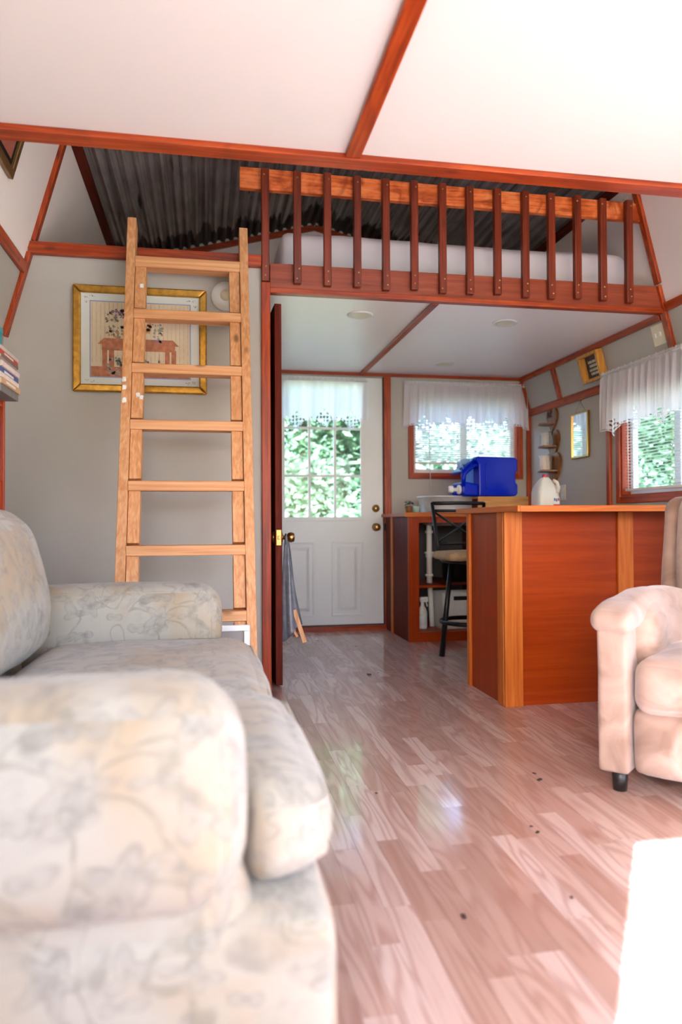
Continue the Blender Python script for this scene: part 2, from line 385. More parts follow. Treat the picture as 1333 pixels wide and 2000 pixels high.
# back wall with door and window openings, gable above
DX0, DX1, DZ = .50, 1.422, 2.035
W1 = (1.665, 2.585, 1.25, 1.93)
wb_ = MB(); Y0, Y1 = YB, YB+WT
wb_.box(XL-WT, DX0, Y0, Y1, 0, ZC); wb_.box(DX0, DX1, Y0, Y1, DZ, ZC); wb_.box(DX1, W1[0], Y0, Y1, 0, ZC); wb_.box(W1[1], XR+WT, Y0, Y1, 0, ZC)
wb_.box(W1[0], W1[1], Y0, Y1, 0, W1[2]); wb_.box(W1[0], W1[1], Y0, Y1, W1[3], ZC)
wb_.mat(1).prism([(XL-.1, ZC), (XR+.1, ZC), (xr(ZT)+.15, ZT+.1), (XC, ZR+.12), (xl(ZT)-.15, ZT+.1)], 'Y', Y0, Y1)
struct(wb_.build('wall_back', ['grey', 'white']), 'grey painted back wall around the white door and kitchen window', 'wall')
# front wall behind the camera, wide glazed opening towards the yard
OX0, OX1, OZ = -.874, .40, 2.0
wf = MB(); wf.box(XL-WT, OX0, YF-WT, YF, 0, 2.38); wf.box(OX1, 1.25, YF-WT, YF, 0, 2.38); wf.box(OX0, OX1, YF-WT, YF, OZ, 2.38); wf.box(OX0, OX1, YF-WT, YF, 0, .90); wf.box(2.5, XR+WT, YF-WT, YF, 0, 2.38); wf.box(1.25, 2.5, YF-WT, YF, OZ, 2.38); wf.box(1.25, 2.5, YF-WT, YF, 0, .30)  # right-hand window is unseen, added for bounce light from the right
wf.prism([(XL, 2.38), (.15, 2.38), (.15, 3.2), (xl(ZT)-.15, ZT+.1)], 'Y', YF-WT, YF); wf.prism([(1.57, 2.38), (XR, 2.38), (xr(ZT)+.15, ZT+.1), (1.57, 3.2)], 'Y', YF-WT, YF)
wf.prism([(.15, 3.03), (1.57, 3.03), (1.57, 3.2), (XC, ZR+.2), (.15, 3.2)], 'Y', YF-WT, YF)  # closes above the unseen loft window, added to light the upper slopes
struct(wf.build('wall_front', 'white'), 'front wall behind the viewer, its right window and loft window added for daylight', 'wall')
# partition with ladder and picture; bathroom side wall with doorway
PX = .285
struct(MB().prism([(XL, 0), (PX, 0), (PX, ZLOFT-.03), (xl(ZLOFT), ZLOFT-.03), (xl(ZK), ZK)], 'Y', YL-.01, YL+.08).build('wall_partition', 'grey'), 'grey beige partition wall behind the ladder and gold picture', 'wall')
sw = MB(); sw.box(.25, .33, 4.60, YB, 0, ZC); sw.box(.25, .33, YL+.08, 4.60, 2.03, ZC)
struct(sw.build('wall_bathroom', 'grey'), 'side wall of the small room behind the open dark door', 'wall')
# ceilings, loft deck, roof
YE = 2.315
struct(MB().box(xl(ZC)-.02, xr(ZC)+.03, YF, YE+.06, ZC, ZC+.03).build('ceiling', 'ceil'), 'flat white ceiling under the front loft above the living room', 'ceiling')
struct(MB().box(xl(ZLOFT)-.02, xr(ZLOFT)+.02, YF, YE+.06, ZC+.03, ZLOFT).build('floor_loft_front', 'white'), 'deck of the front loft above the white ceiling', 'floor')  # unseen deck, made white to bounce daylight upward
struct(MB().box(xl(ZC)-.02, xr(ZC)+.03, YL+.02, YB, ZC, ZC+.03).build('ceiling_kitchen', 'kceil'), 'shiny white kitchen ceiling under the sleeping loft', 'ceiling')
struct(MB().box(xl(ZLOFT)-.02, xr(ZLOFT)+.02, YL+.02, YB, ZC+.03, ZLOFT).build('floor_loft', 'ply'), 'sleeping loft deck above the kitchen', 'floor')
roof = struct(thing('roof', 'dark corrugated metal roof lining above the loft', 'roof', (XC, YL, ZT)), 'dark corrugated metal roof lining above the loft', 'roof')
def corr_panel(xa, za, xb, zb):
    mb = MB(); n = 8*round(math.hypot(xb-xa, zb-za)/.068); L = math.hypot(xb-xa, zb-za); nx, nz = -(zb-za)/L, (xb-xa)/L
    if nz < 0: nx, nz = -nx, -nz
    vs = []; per = L/(n/8)
    for k in range(n+1):
        t = k/n; a = .016*max(-.8, min(.8, 1.25*math.sin(2*math.pi*t*L/per)))
        for y in (YF-.02, YB+.02): vs.append((xa+(xb-xa)*t+nx*a, y, za+(zb-za)*t+nz*a))
    return mb.add(vs, [(2*k, 2*k+1, 2*k+3, 2*k+2) for k in range(n)])
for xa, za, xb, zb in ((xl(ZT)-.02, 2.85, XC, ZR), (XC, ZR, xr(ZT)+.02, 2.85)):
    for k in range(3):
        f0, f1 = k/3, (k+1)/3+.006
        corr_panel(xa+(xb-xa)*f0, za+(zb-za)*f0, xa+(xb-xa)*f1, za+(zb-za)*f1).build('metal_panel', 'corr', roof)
MB().prism([(xl(ZT)-.2, 2.84), (XC, ZR+.05), (xr(ZT)+.2, 2.84), (xr(ZT)+.2, 2.95), (XC, ZR+.16), (xl(ZT)-.2, 2.95)], 'Y', YF-WT, YB+WT).build('roof_deck', 'ext', roof)

# ------------------------------------------------------------------ cedar trims
trim(MB().box(.452, .502, YF, YE, ZC-.016, ZC), 'trimY', 'long orange cedar batten down the middle of the white ceiling')
trim(MB().box(xl(ZC), xr(ZC), YE, YE+.07, ZC-.02, ZC), 'trimX', 'long orange cedar crosspiece at the edge of the white ceiling')
def leantrim(side, z0, z1, y, w, mat_, label, th=.022):
    fx = xl if side == 'L' else xr; s = 1 if side == 'L' else -1
    a, b = (fx(z0)+s*th/2, y, z0), (fx(z1)+s*th/2, y, z1)
    return trim(MB().beam(a, b, w, th, up=(1,0,0)), mat_, label)
leantrim('L', ZLOFT+.03, ZT+.03, YL-.02, .045, 'trimZ', 'slim cedar batten rising on the left slope above the crosspiece')
leantrim('L', ZK, ZLOFT-.03, YL-.03, .05, 'trimZ', 'slim cedar batten on the left slope above the books')
leantrim('R', ZLOFT+.01, ZT+.03, YL-.02, .045, 'trimZ', 'slim cedar batten rising on the right slope beside the railing end')
leantrim('R', 1.79, ZLOFT, YL-.01, .05, 'trimZ', 'short cedar batten on the right slope above the ruffled curtain')
def longtrim(side, z, y0, y1, h, mat_, label, th=.022):
    fx = xl if side == 'L' else xr; s = 1 if side == 'L' else -1
    n = Vector((fx(z+.1)-fx(z), 0, .1)).normalized()
    return trim(MB().beam((fx(z)+s*th/2, y0, z), (fx(z)+s*th/2, y1, z), th, h, up=n), mat_, label)
longtrim('L', 2.10, YE+.075, YL-.05, .05, 'trimY', 'cedar rail running along the left slope toward the partition corner')
longtrim('R', 2.085, YE+.075, YL-.035, .05, 'trimY', 'cedar rail running along the right slope in front of the loft')
trim(MB().box(xl(2.2)+.0, PX, YL-.05, YL-.01, 2.178, 2.236), 'trimX', 'orange cedar tie beam along the top of the partition behind the ladder')
trim(MB().box(1.222, 1.262, YL+.03, YB-.02, ZC-.016, ZC), 'trimY', 'cedar batten across the kitchen ceiling')
trim(MB().box(.33, xr(ZC), YB-.016, YB, ZC-.026, ZC), 'trimX', 'thin cedar strip along the top of the back wall')
longtrim('R', 2.046, YL+.03, YB-.02, .04, 'trimY', 'cedar strip where the kitchen ceiling meets the right wall')
trim(MB().box(XR-.022, XR, YL+.03, YB-.02, ZK-.03, ZK+.03), 'trimY', 'cedar rail along the bend of the right kitchen wall')
leantrim('R', ZK+.03, 2.026, 5.16, .045, 'trimZ', 'short sloping cedar batten above the heart shelf')
trim(MB().box(XR-.035, XR, YB-.03, YB, 0, ZK-.03), 'trimZ', 'vertical cedar corner strip beside the kitchen window')
leantrim('R', ZK+.03, 2.026, YB-.02, .04, 'trimZ', 'sloping cedar corner strip above the kitchen window corner', .03)
trim(MB().box(DX1, DX1+.058, YB-.022, YB, 0, ZC-.026), 'trimZ', 'tall cedar casing on the right of the white door')
trim(MB().box(XR-.02, XR, 4.47, 4.515, .93, ZK-.03), 'trimZ', 'narrow cedar upright beside the right hand window')
trim(MB().box(DX0-.05, DX1, YB-.05, YB, 0, .035), 'trimX', 'brown wooden threshold under the white door')
for sgn, lab in ((-1,'left'),(1,'right')):
    xe = xl(ZT) if sgn < 0 else xr(ZT)
    trim(MB().beam((xe, YB-.012, 2.815), (XC, YB-.012, ZR-.035), .022, .045), 'trimX', lab+' sloping cedar strip under the metal roof at the loft end wall')
for sd_, fx_, lab in ((1, xl, 'left'), (-1, xr, 'right')):
    trim(MB().box(*sorted((fx_(2.80)+sd_*.002, fx_(2.80)+sd_*.05)), YE+.1, YB-.03, 2.805, 2.845), 'darkY', lab+' dark strip along the edge of the corrugated roof')
# doorway post at the partition end
trim(MB().box(PX, .332, YL-.03, YL+.06, 0, 2.105), 'trimZ', 'tall cedar post at the end of the partition by the dark door', .004)
# loft front: railing
rail = thing('loft_railing', 'cedar loft railing with fourteen dark balusters and flame grained top rail', 'railing', (XC, YL, ZC))
MB().box(.332, xr(2.14)-.0, YL-.012, YL+.03, ZC+.012, ZLOFT).build('fascia_board', 'fascia', rail, bevel=.003)
MB().box(.332, xr(2.07), YL-.022, YL+.03, ZC-.012, ZC+.014).build('bottom_lip', 'trimX', rail, bevel=.003)
MB().add([(x_, y_, z_) for y_ in (YL-.012, YL+.026) for x_, z_ in ((.177, 2.594), (2.475, 2.578), (2.468, 2.680), (.177, 2.704))],
    [(0,1,2,3), (7,6,5,4), (0,4,5,1), (1,5,6,2), (2,6,7,3), (3,7,4,0)]).build('handrail', 'burl', rail, bevel=.004)
bx = [.307,.473,.632,.792,.948,1.105,1.263,1.418,1.578,1.741,1.895,2.053,2.208,2.370]
rb = random.Random(3)
for k, x in enumerate(bx):
    top = 2.692 - .012*k/13 + rb.uniform(-.004,.004); z0 = (2.105 if k == 0 else 2.098) + rb.uniform(-.006,.006)
    b = MB().box(x-.02, x+.02, YL-.048, YL-.013, z0, top).build('baluster', 'baluster', rail, bevel=.004)
    for sx, sz in ((rb.uniform(-.008,.008), z0+rb.uniform(.02,.035)), (rb.uniform(-.008,.008), z0+.075), (rb.uniform(-.008,.008), top-.035)):
        MB().lathe([(.0045,0),(.0045,-.002),(.002,-.003)], (x+sx, YL-.048, sz), 'Y', 8).build('screw', 'brass', b)

# ------------------------------------------------------------------ mattress, blanket and cord in the loft
mt = thing('mattress', 'thick mattress in a white fitted sheet lying on the loft', 'mattress', (1.47, 4.5, ZLOFT))
MB().rbox(.405, 2.49, 3.94, 5.4, ZLOFT, 2.462, .06, 22, (.0,.015,.012), .014, 3.2).build('sheet', 'sheet', mt, smooth=True)
bl = MB().rbox(2.495, 2.555, 4.02, 4.5, ZLOFT, 2.36, .05, 10, (.01,.02,.02), .02, 5)
tag(bl.build('blanket_roll', 'greycloth', smooth=True), 'grey blanket tucked behind the right end of the mattress', 'blanket')
cd = [(2.44,3.86,2.83),(2.46,3.85,2.79),(2.435,3.84,2.755),(2.40,3.84,2.735),(2.43,3.835,2.70),(2.432,3.835,2.62),(2.415,3.835,2.54),(2.42,3.84,2.47),(2.44,3.85,2.40),(2.45,3.86,2.30),(2.46,3.87,2.22)]
tag(MB().tube(cd, .004, 6).build('hanging_cord', 'string', smooth=True), 'thin beige cord dangling at the right end of the loft railing', 'cord')

# ------------------------------------------------------------------ ladder
KL, ZTOP = .307, 2.343
def ly(z): return 3.716 - (ZTOP - z)*KL
ladder = thing('loft_ladder', 'raw pine ladder with seven wide rungs leaning up to the loft', 'ladder', (-.08, ly(0), 0))
ld = Vector((0, KL, 1)).normalized(); lu = Vector((0, 1, -KL)).normalized()
def lpt(x, z, off=0.): p = Vector((x, ly(z), z)) + lu*off; return p
for xa, top in ((-.352, ZTOP+.008), (.190, ZTOP-.008)):
    MB().beam(lpt(xa, .005, 0), lpt(xa, top, 0), .042, .085, up=lu).build('rail', 'pineZ', ladder, bevel=.003)
zr_ = [2.12, 1.845, 1.57, 1.30, 1.022, .742, .466, .19]
for z in zr_:
    MB().beam(lpt(-.331, z, -.006), lpt(.169, z, -.006), .085, .052 if z > 2 else .044, up=(0,0,1)).build('rung', 'pineX', ladder, bevel=.003)
zz = [2.095] + zr_[1:]
for k in range(len(zr_)):
    z1 = zr_[k]-.028; z0 = (zr_[k+1]+.026) if k+1 < len(zr_) else .01
    for xa in (-.304, .142):
        MB().beam(lpt(xa, z0, .006), lpt(xa, z1, .006), .050, .07, up=lu).build('spacer_block', 'pineZ', ladder, bevel=.002)
for (x, z) in ((-.297, 1.985), (-.30, 1.43), (-.285, 1.42), (-.36, 1.46), (-.358, 1.40), (-.362, 1.50)):
    p = lpt(x, z, -.0445 if x < -.33 else -.030)
    MB().rbox(p.x-.009, p.x+.009, p.y-.0012, p.y+.0012, p.z-.014, p.z+.014, .006, 4, wob=.004, wscale=90).build('paint_spot', 'plastic', ladder)

# ------------------------------------------------------------------ picture on the partition
YP = YL-.012
def frame4(x0, x1, z0, z1, w, y0, y1, mat_, root, bev=.006, name='frame_side'):
    for poly in ([(x0,z0),(x1,z0),(x1-w,z0+w),(x0+w,z0+w)], [(x1,z0),(x1,z1),(x1-w,z1-w),(x1-w,z0+w)], [(x1,z1),(x0,z1),(x0+w,z1-w),(x1-w,z1-w)], [(x0,z1),(x0,z0),(x0+w,z0+w),(x0+w,z1-w)]):
        MB().prism(poly, 'Y', y0, y1).build(name, mat_, root, bevel=bev)
pic = thing('framed_print', 'gold framed still life print of a table with plants behind the ladder', 'picture', (-.318, YP, 1.51))
frame4(-.642, .008, 1.512, 2.042, .038, YP-.026, YP, 'gold', pic, .007)
MB().box(-.606, -.028, YP-.008, YP-.002, 1.548, 2.006).build('mat_board', 'paper', pic)
PRC = [plain('print_'+n, c, .8, var=v, vs=s) for n, c, v, s in (('cream',(222,206,176),.05,10),('line',(150,160,196),.05,9),('rust',(188,122,92),.25,40),('pot',(206,176,150),.3,50),('foliage',(158,146,130),.25,70),('plum',(150,122,146),.25,60),('ochre',(210,162,106),.2,50),('sage',(162,160,146),.3,90))]
def art(poly, m, lay): 
    pr_.mat(m).add([(x, YP-.0085-.0003*lay, z) for x, z in poly], [tuple(range(len(poly)))])
pr_ = MB()
def rect(x0,x1,z0,z1,m,l): art([(x0,z0),(x1,z0),(x1,z1),(x0,z1)], m, l)
rect(-.563,-.072,1.585,1.968,1,0); rect(-.558,-.077,1.590,1.963,0,1)
rg = random.Random(5)
for k in range(24): x = -.552+.0202*k; rect(x, x+.0022, 1.66, 1.96, 3, 2)
rect(-.557,-.078,1.590,1.645,2,2); rect(-.557,-.078,1.64,1.66,0,3)
art([(-.525,1.752),(-.13,1.752),(-.16,1.782),(-.495,1.782)], 2, 4)
rect(-.505,-.15,1.722,1.752,2,4)
for x in (-.503,-.47,-.20,-.168): rect(x, x+.024, 1.59, 1.73, 2, 5)
def blobs(cx, cz, rx, rz, n, m, l, s0=.004, s1=.012):
    for _ in range(n):
        a = rg.uniform(0, 6.28); d = math.sqrt(rg.random()); x = cx+rx*d*math.cos(a); z = cz+rz*d*math.sin(a); r = rg.uniform(s0, s1); t0 = rg.uniform(0,6)
        art([(x+r*math.cos(t0+t)*rg.uniform(.5,1), z+r*math.sin(t0+t)*rg.uniform(.5,1)) for t in (0,1.05,2.1,3.14,4.2,5.2)], m, l)
blobs(-.42,1.86,.07,.07,50,4,6); blobs(-.40,1.90,.06,.035,24,5,7); blobs(-.43,1.80,.06,.02,14,4,6); blobs(-.41,1.80,.05,.015,10,6,7)
blobs(-.43,1.64,.05,.05,40,7,6); blobs(-.31,1.64,.05,.04,26,4,6); blobs(-.24,1.83,.03,.05,24,7,6); blobs(-.29,1.84,.022,.035,16,6,6); blobs(-.235,1.775,.02,.01,6,5,8,.006,.012); blobs(-.35,1.82,.05,.06,26,2,5); blobs(-.22,1.65,.014,.03,14,3,7)
for cx, cz in ((-.58,1.985),(-.55,1.988),(-.585,1.96),(-.055,1.985),(-.085,1.988),(-.052,1.96),(-.58,1.57),(-.55,1.566),(-.055,1.57),(-.085,1.566)): blobs(cx, cz, .012, .006, 7, 4, 1, .0015, .0035)
pr_.build('print', PRC, pic)
# upper left picture on the leaning wall (only its corner shows)
lp = thing('framed_picture', 'dark red picture in bronze frame on the upper left slope', 'picture', (xl(2.31), 3.0, 2.31))
def lean_poly(y0, y1, z0, z1, off, th, name, mat_, root, bev=.003):
    nv = Vector((1, 0, -SL)).normalized(); vs = []
    for t in (off, off+th):
        for y, z in ((y0,z0),(y1,z0),(y1,z1),(y0,z1)): vs.append(Vector((xl(z), y, z)) + nv*t)
    MB().add(vs, [(0,1,2,3),(7,6,5,4),(0,4,5,1),(1,5,6,2),(2,6,7,3),(3,7,4,0)]).build(name, mat_, root, bevel=bev)
M['bronze'] = plain('bronze_frame', (134,100,58), .4, .6, var=.2, vs=30); M['redprint'] = plain('dark_red_print', (150,86,70), .6, var=.35, vs=16)
for a in ((2.60,3.24,2.312,2.344),(2.60,3.24,2.76,2.792),(3.208,3.24,2.344,2.76),(2.60,2.632,2.344,2.76)): lean_poly(*a, .003, .02, 'frame_side', 'bronze', lp)
lean_poly(2.632,3.208,2.344,2.76,.003,.008,'liner','black',lp); lean_poly(2.66,3.180,2.37,2.735,.011,.002,'print','redprint',lp); lean_poly(2.72,3.13,2.42,2.70,.013,.002,'inner_print','bronze',lp)
# smoke alarm behind ladder
sa = thing('smoke_alarm', 'round white smoke alarm on the partition behind the ladder', 'alarm', (.105, YP, 2.02))
MB().lathe([(.076,.0),(.076,-.012),(.070,-.024),(.045,-.034),(.02,-.036)], (.105,YL-.010,2.02), 'Y', 28).build('housing', 'plastic', sa, smooth=True)
MB().lathe([(.03,-.034),(.028,-.039),(.01,-.04)], (.105,YL-.010,2.02), 'Y', 20).build('test_button', 'cream', sa, smooth=True)
# white frame leaning at the ladder foot
wf_ = thing('white_frame', 'small white framed panel leaning against the ladder foot behind the sofa', 'frame', (.03, 3.0, 0))
x0,x1,z0,z1 = -.13,.176,.0,.445
for nm, a in (('frame_side',(x0,x1,z0,z0+.024)),('frame_side',(x0,x1,z1-.024,z1)),('frame_side',(x0,x0+.024,z0+.024,z1-.024)),('frame_side',(x1-.024,x1,z0+.024,z1-.024))):
    MB().box(a[0],a[1],2.985,3.005,a[2],a[3]).build(nm,'vinyl',wf_,bevel=.003)
MB().box(x0+.024,x1-.024,2.994,2.998,z0+.024,z1-.024).build('panel',plain('grey_panel',(140,134,130),.5),wf_)

# ------------------------------------------------------------------ bookcase and books
bc = thing('bookcase', 'narrow cedar bookcase against the left wall behind the sofa', 'bookcase', (-.85, 2.5, 0))
BX0, BX1, BY0, BY1, BZ = -.955, -.735, 2.05, 2.895, 1.325
for z in (.06,.44,.80,1.02,BZ-.03): MB().box(BX0,BX1-.004,BY0+.02,BY1-.02,z,z+.022).build('shelf','trimY',bc,bevel=.002)
for y in (BY0,BY1-.02): MB().box(BX0,BX1,y,y+.02,0,BZ).build('side_panel','trimZ',bc,bevel=.002)
MB().box(BX0,BX0+.006,BY0,BY1,0,BZ).build('back_panel','darkZ',bc)
BKC = [(120,120,118),(196,160,120),(226,214,204),(70,92,140),(226,206,200),(150,136,128),(120,96,88),(186,64,44),(196,190,184)]
zb = BZ-.008+.002; names = ['grey hardback at the bottom of the book stack','tan paperback second from the bottom of the book stack','cream paperback third from the bottom of the book stack','blue book in the middle of the book stack','pale pink book above the blue book in the stack','taupe thin book in the upper half of the stack','brown thin book below the red one in the stack','red orange book second from the top of the stack','grey book on top of the stack under the teal box']
M['pages'] = plain('book_pages', (226,214,190), .8, var=.05, vs=200)
rk = random.Random(9)
for k, c in enumerate(BKC):
    h = [.026,.021,.019,.022,.018,.013,.013,.016,.014][k]; yo = rk.uniform(-.012,.012); xo = rk.uniform(-.008,.006); L = [.235,.245,.25,.245,.24,.225,.225,.24,.262][k]
    b = thing('book', names[k], 'book', (-.76, 2.85, zb), group='books stacked on the bookcase')
    y0, y1, X1 = 2.665+yo, 2.665+yo+L, -.688+xo
    MB().box(X1-.15, X1, y0, y1, zb, zb+.002).box(X1-.15, X1, y0, y1, zb+h-.002, zb+h).box(X1-.003, X1, y0, y1, zb+.002, zb+h-.002).build('cover', bookmat(k, c), b)
    MB().box(X1-.146, X1-.003, y0+.004, y1-.004, zb+.002, zb+h-.002).build('pages', 'pages', b)
    if k in (1,3,4,7): MB().box(X1, X1+.0006, y0+.05, y1-.07, zb+h*.3, zb+h*.7).build('spine_print', 'plastic', b)
    zb += h
tb = thing('storage_box', 'teal box on top of the book stack', 'box', (-.8, 2.75, zb))
MB().box(-.86,-.742,2.66,2.875,zb,zb+.10).build('body','teal',tb,bevel=.003); MB().box(-.864,-.738,2.656,2.879,zb+.082,zb+.104).build('lid','teal',tb,bevel=.003)
for k, (y, c) in enumerate(((2.845,(54,44,120)),(2.815,(226,224,220)),(2.785,(40,60,110)),(2.75,(120,50,50)),(2.72,(60,90,80)))):
    b = thing('book', ['purple spined book at the far end of the bookcase shelf','white spined book second on the bookcase shelf','navy book third on the bookcase shelf','maroon book fourth on the bookcase shelf','green book nearest on the bookcase shelf'][k], 'book', (-.8, y, 1.042), group='books upright on the bookcase shelf')
    MB().box(-.89,-.745,y,y+.003,1.042,1.242).box(-.89,-.745,y+.021,y+.024,1.042,1.242).box(-.748,-.745,y+.003,y+.021,1.042,1.242).build('cover',bookmat(20+k,c),b)
    MB().box(-.887,-.748,y+.003,y+.021,1.046,1.238).build('pages','pages',b)

# ------------------------------------------------------------------ sofa
sofa = thing('sofa', 'two seat sofa in faded cream and grey floral tapestry fabric', 'sofa', (-.3, 1.85, 0))
def flare(o):
    return o
MB().rbox(-.70, .180, .99, 2.80, .05, .325, .04, 14, (.012,0,0), .006, 4).build('base', 'floral', sofa, smooth=True, uv=True)
MB().rbox(-.735, -.61, .99, 2.80, .05, .78, .07, 14, (.0,0,.02), .008, 4).build('backrest', 'floral', sofa, smooth=True, uv=True)
def seat(y0, y1, ear0, ear1, xf, zt):
    def fn(o): return o
    ys = (y0-(.13 if ear0 else 0), y1+(.13 if ear1 else 0))
    def tee(o):
        # the cushion front wraps before the arms, the rear part sits between them
        t = max(0., min(1., (o.x - .035)/.03)); t = t*t*(3-2*t)
        y = o.y
        if ear0 and o.y < y0: y = y0 + (o.y-y0)*t
        if ear1 and o.y > y1: y = y1 + (o.y-y1)*t
        return Vector((o.x, y, o.z))
    c = MB().rbox(-.55, xf, ys[0], ys[1], .325, zt, (.10,.085,.058), 28, (.014,.0,.022), .006, 5, tee).build('seat_cushion', 'floral', sofa, smooth=True, uv=True)
    e0, e1 = ys
    for z in (zt-.034, .362):
        pts = []
        for k in range(48):
            t = k/47; e = abs(2*t-1); pts.append((xf-.006-.10*max(0., (e-.78)/.22)**3, e0+.008+(e1-e0-.016)*t, z))
        MB().tube(pts, .005, 6).build('piping', 'floral', c, smooth=True, uv=True)
seat(1.175, 1.765, True, False, .188, .472); seat(1.78, 2.56, False, True, .165, .452)
for y0, y1 in ((1.18, 1.80), (1.81, 2.56)):
    MB().rbox(-.68, -.50 if y0 > 1.5 else -.63, y0, y1, .44, .90 if y0 > 1.5 else .82, .085, 18, (.03,.01,.01), .012, 4, lambda o: Vector((o.x-.22*max(0,o.z-.60), o.y, o.z))).build('back_cushion', 'floral', sofa, smooth=True, uv=True)
def arm(y0, y1, s):
    a = MB().rbox(-.72, .045, y0, y1, .33, .645, .085, 18, (.012,.012,.0), .008, 4).build('arm', 'floral', sofa, smooth=True, uv=True)
    yy = (y0+.045, y1-.02) if s < 0 else (y0+.02, y1-.045)
    def skirt(o):
        k = max(0., (.42-o.z))/.42; return Vector((o.x + (.11*k if o.x > -.3 else 0), o.y - s*0 , o.z))
    MB().rbox(-.71, .03, yy[0], yy[1], .03, .44, .05, 14, (.01,0,0), .006, 4, skirt).build('arm_panel', 'floral', a, smooth=True, uv=True)
arm(.955, 1.175, -1); arm(2.60, 2.82, 1)
for x in (-.66, .10):
    for y in (1.06, 2.72): MB().lathe([(.022,.0),(.028,.06)], (x,y,0), 'Z', 14).build('leg', 'blackleg', sofa)

# ------------------------------------------------------------------ armchair (local: x along the front, y to the rear)
ach = thing('armchair', 'tan suede armchair turned toward the room beside the bar', 'armchair', (1.23, 2.148, 0), math.atan2(-.742, .67))
K = dict(smooth=True, local=True)
def chair_arm(x0, x1, sgn):
    a = MB().rbox(x0, x1, .0, .62, .065, .545, .012, 12, (.003,.003,0), .003, 5).build('arm', 'suede', ach, **K)
    cx = (x0+x1)/2
    def sh(o):
        t = max(0, min(1, o.y/.6)); return Vector((o.x + sgn*.05*t, o.y, o.z + .025*math.sin(t*3.0) - .02*max(0,.1-t)*5))
    MB().rbox(cx-.064, cx+.068, -.022, .60, .515, .592, (.03,.03,.036), 18, (.0,.008,.012), .012, 8, sh).build('arm_pad', 'suede', a, **K)
    MB().rbox(min(cx, cx+sgn*.115), max(cx, cx+sgn*.115), .09, .58, .38, .575, .05, 14, (.01,0,.02), .018, 8).build('arm_pad', 'suede', a, **K)
chair_arm(.0, .095, 1); chair_arm(.725, .82, -1)
MB().rbox(.10, .72, .02, .68, .065, .275, .03, 12, (0,.03,0), .006, 5).build('front_apron', 'suede', ach, **K)
MB().rbox(.10, .72, -.01, .56, .262, .435, .06, 20, (0,.03,.025), .01, 5).build('seat_cushion', 'suede', ach, **K)
MB().rbox(.10, .72, .50, .72, .38, .98, .09, 18, (0,.03,.02), .016, 5, lambda o: Vector((o.x, o.y+.18*(o.z-.38), o.z))).build('back_cushion', 'suede', ach, **K)
MB().rbox(.02, .80, .62, .80, .07, .95, .05, 14, (0,.02,.02), .008, 4, lambda o: Vector((o.x, o.y+.16*(o.z-.1), o.z))).build('backrest', 'suede', ach, **K)
for x, y in ((.055,.05),(.765,.05),(.055,.72),(.765,.72)): MB().lathe([(.021,0),(.026,.07)], (x,y,0), 'Z', 16).build('leg', 'blackleg', ach, smooth=True, local=True)
# ------------------------------------------------------------------ bar
bar = thing('bar_counter', 'orange stained plywood bar with pale pine corner posts', 'bar', (2.0, 3.45, 0))
BYF, BYB, BXL, BZT = 3.20, 3.66, 1.375, .905
MB().box(1.45, XR, BYF, BYF+.018, 0, BZT).build('front_panel', 'barX', bar)
MB().box(BXL, BXL+.018, BYF+.02, BYB, 0, BZT).build('side_panel', 'barZ', bar)
MB().box(BXL-.012, 1.452, BYF-.018, BYF, 0, BZT).build('corner_post', 'barpostZ', bar, bevel=.003)
MB().box(BXL-.014, BXL, BYF, BYF+.07, 0, BZT).build('corner_post', 'barpostZ', bar, bevel=.003)
MB().box(BXL-.014, BXL+.03, BYB-.018, BYB+.02, 0, BZT).build('corner_post', 'barpostZ', bar, bevel=.003)
MB().box(1.945, 2.025, BYF-.014, BYF, 0, BZT).build('batten', 'barpostZ', bar, bevel=.003)
MB().box(BXL+.02, XR, BYB-.02, BYB, 0, BZT).build('rear_panel', 'barX', bar)
top = thing('bar_worktop', 'orange varnished wooden bar top', 'countertop', (2.0, 3.4, BZT))
MB().box(1.358, XR-.002, 3.005, 3.80, BZT, BZT+.022).build('slab', 'barX', top, bevel=.002)
MB().box(1.358, XR-.002, 2.995, 3.005, BZT-.002, BZT+.026).build('front_edging', 'barpostX', top, bevel=.002)
MB().box(1.346, 1.358, 2.995, 3.80, BZT-.002, BZT+.026).build('side_edging', 'barpostY', top, bevel=.002)

# ------------------------------------------------------------------ kitchen counters
sk = thing('sink_cabinet', 'open fronted wooden sink cabinet against the back wall', 'cabinet', (1.95, 5.4, 0))
CY, CX0, CX1, CZ = 5.03, 1.43, 2.10, .90
MB().box(CX0, CX0+.018, CY+.02, YB-.03, 0, CZ).build('side_panel', 'darkZ', sk)
MB().box(CX0-.006, CX0+.012, YB-.25, YB-.20, 0, CZ).build('side_stile', 'barpostZ', sk)
MB().box(CX0-.004, CX0+.075, CY, CY+.02, 0, CZ).build('front_stile', 'barZ', sk, bevel=.002)
MB().box(CX0+.075, CX1, CY, CY+.02, .855, CZ).build('top_rail', 'barX', sk)
MB().box(CX0+.075, CX1, CY, CY+.02, 0, .07).build('bottom_rail', 'barX', sk)
MB().box(CX0+.02, CX1, CY+.02, YB-.01, .05, .068).build('bottom_shelf', 'barX', sk)
MB().box(CX0+.02, 1.75, CY+.12, YB-.01, .375, .393).build('middle_shelf', 'barX', sk)
MB().box(CX0+.018, CX1, YB-.012, YB-.002, 0, CZ).build('back_panel', plain('dim_grey_board', (84,82,80), .8), sk)
MB().box(CX1-.018, CX1, CY, YB-.01, 0, CZ).build('side_panel', 'darkZ', sk)
rcab = thing('side_cabinet', 'wooden base cabinet along the right wall behind the bar', 'cabinet', (2.4, 4.4, 0))
MB().box(2.10, XR-.002, 3.80, YB-.002, 0, CZ).build('body', 'barZ', rcab)
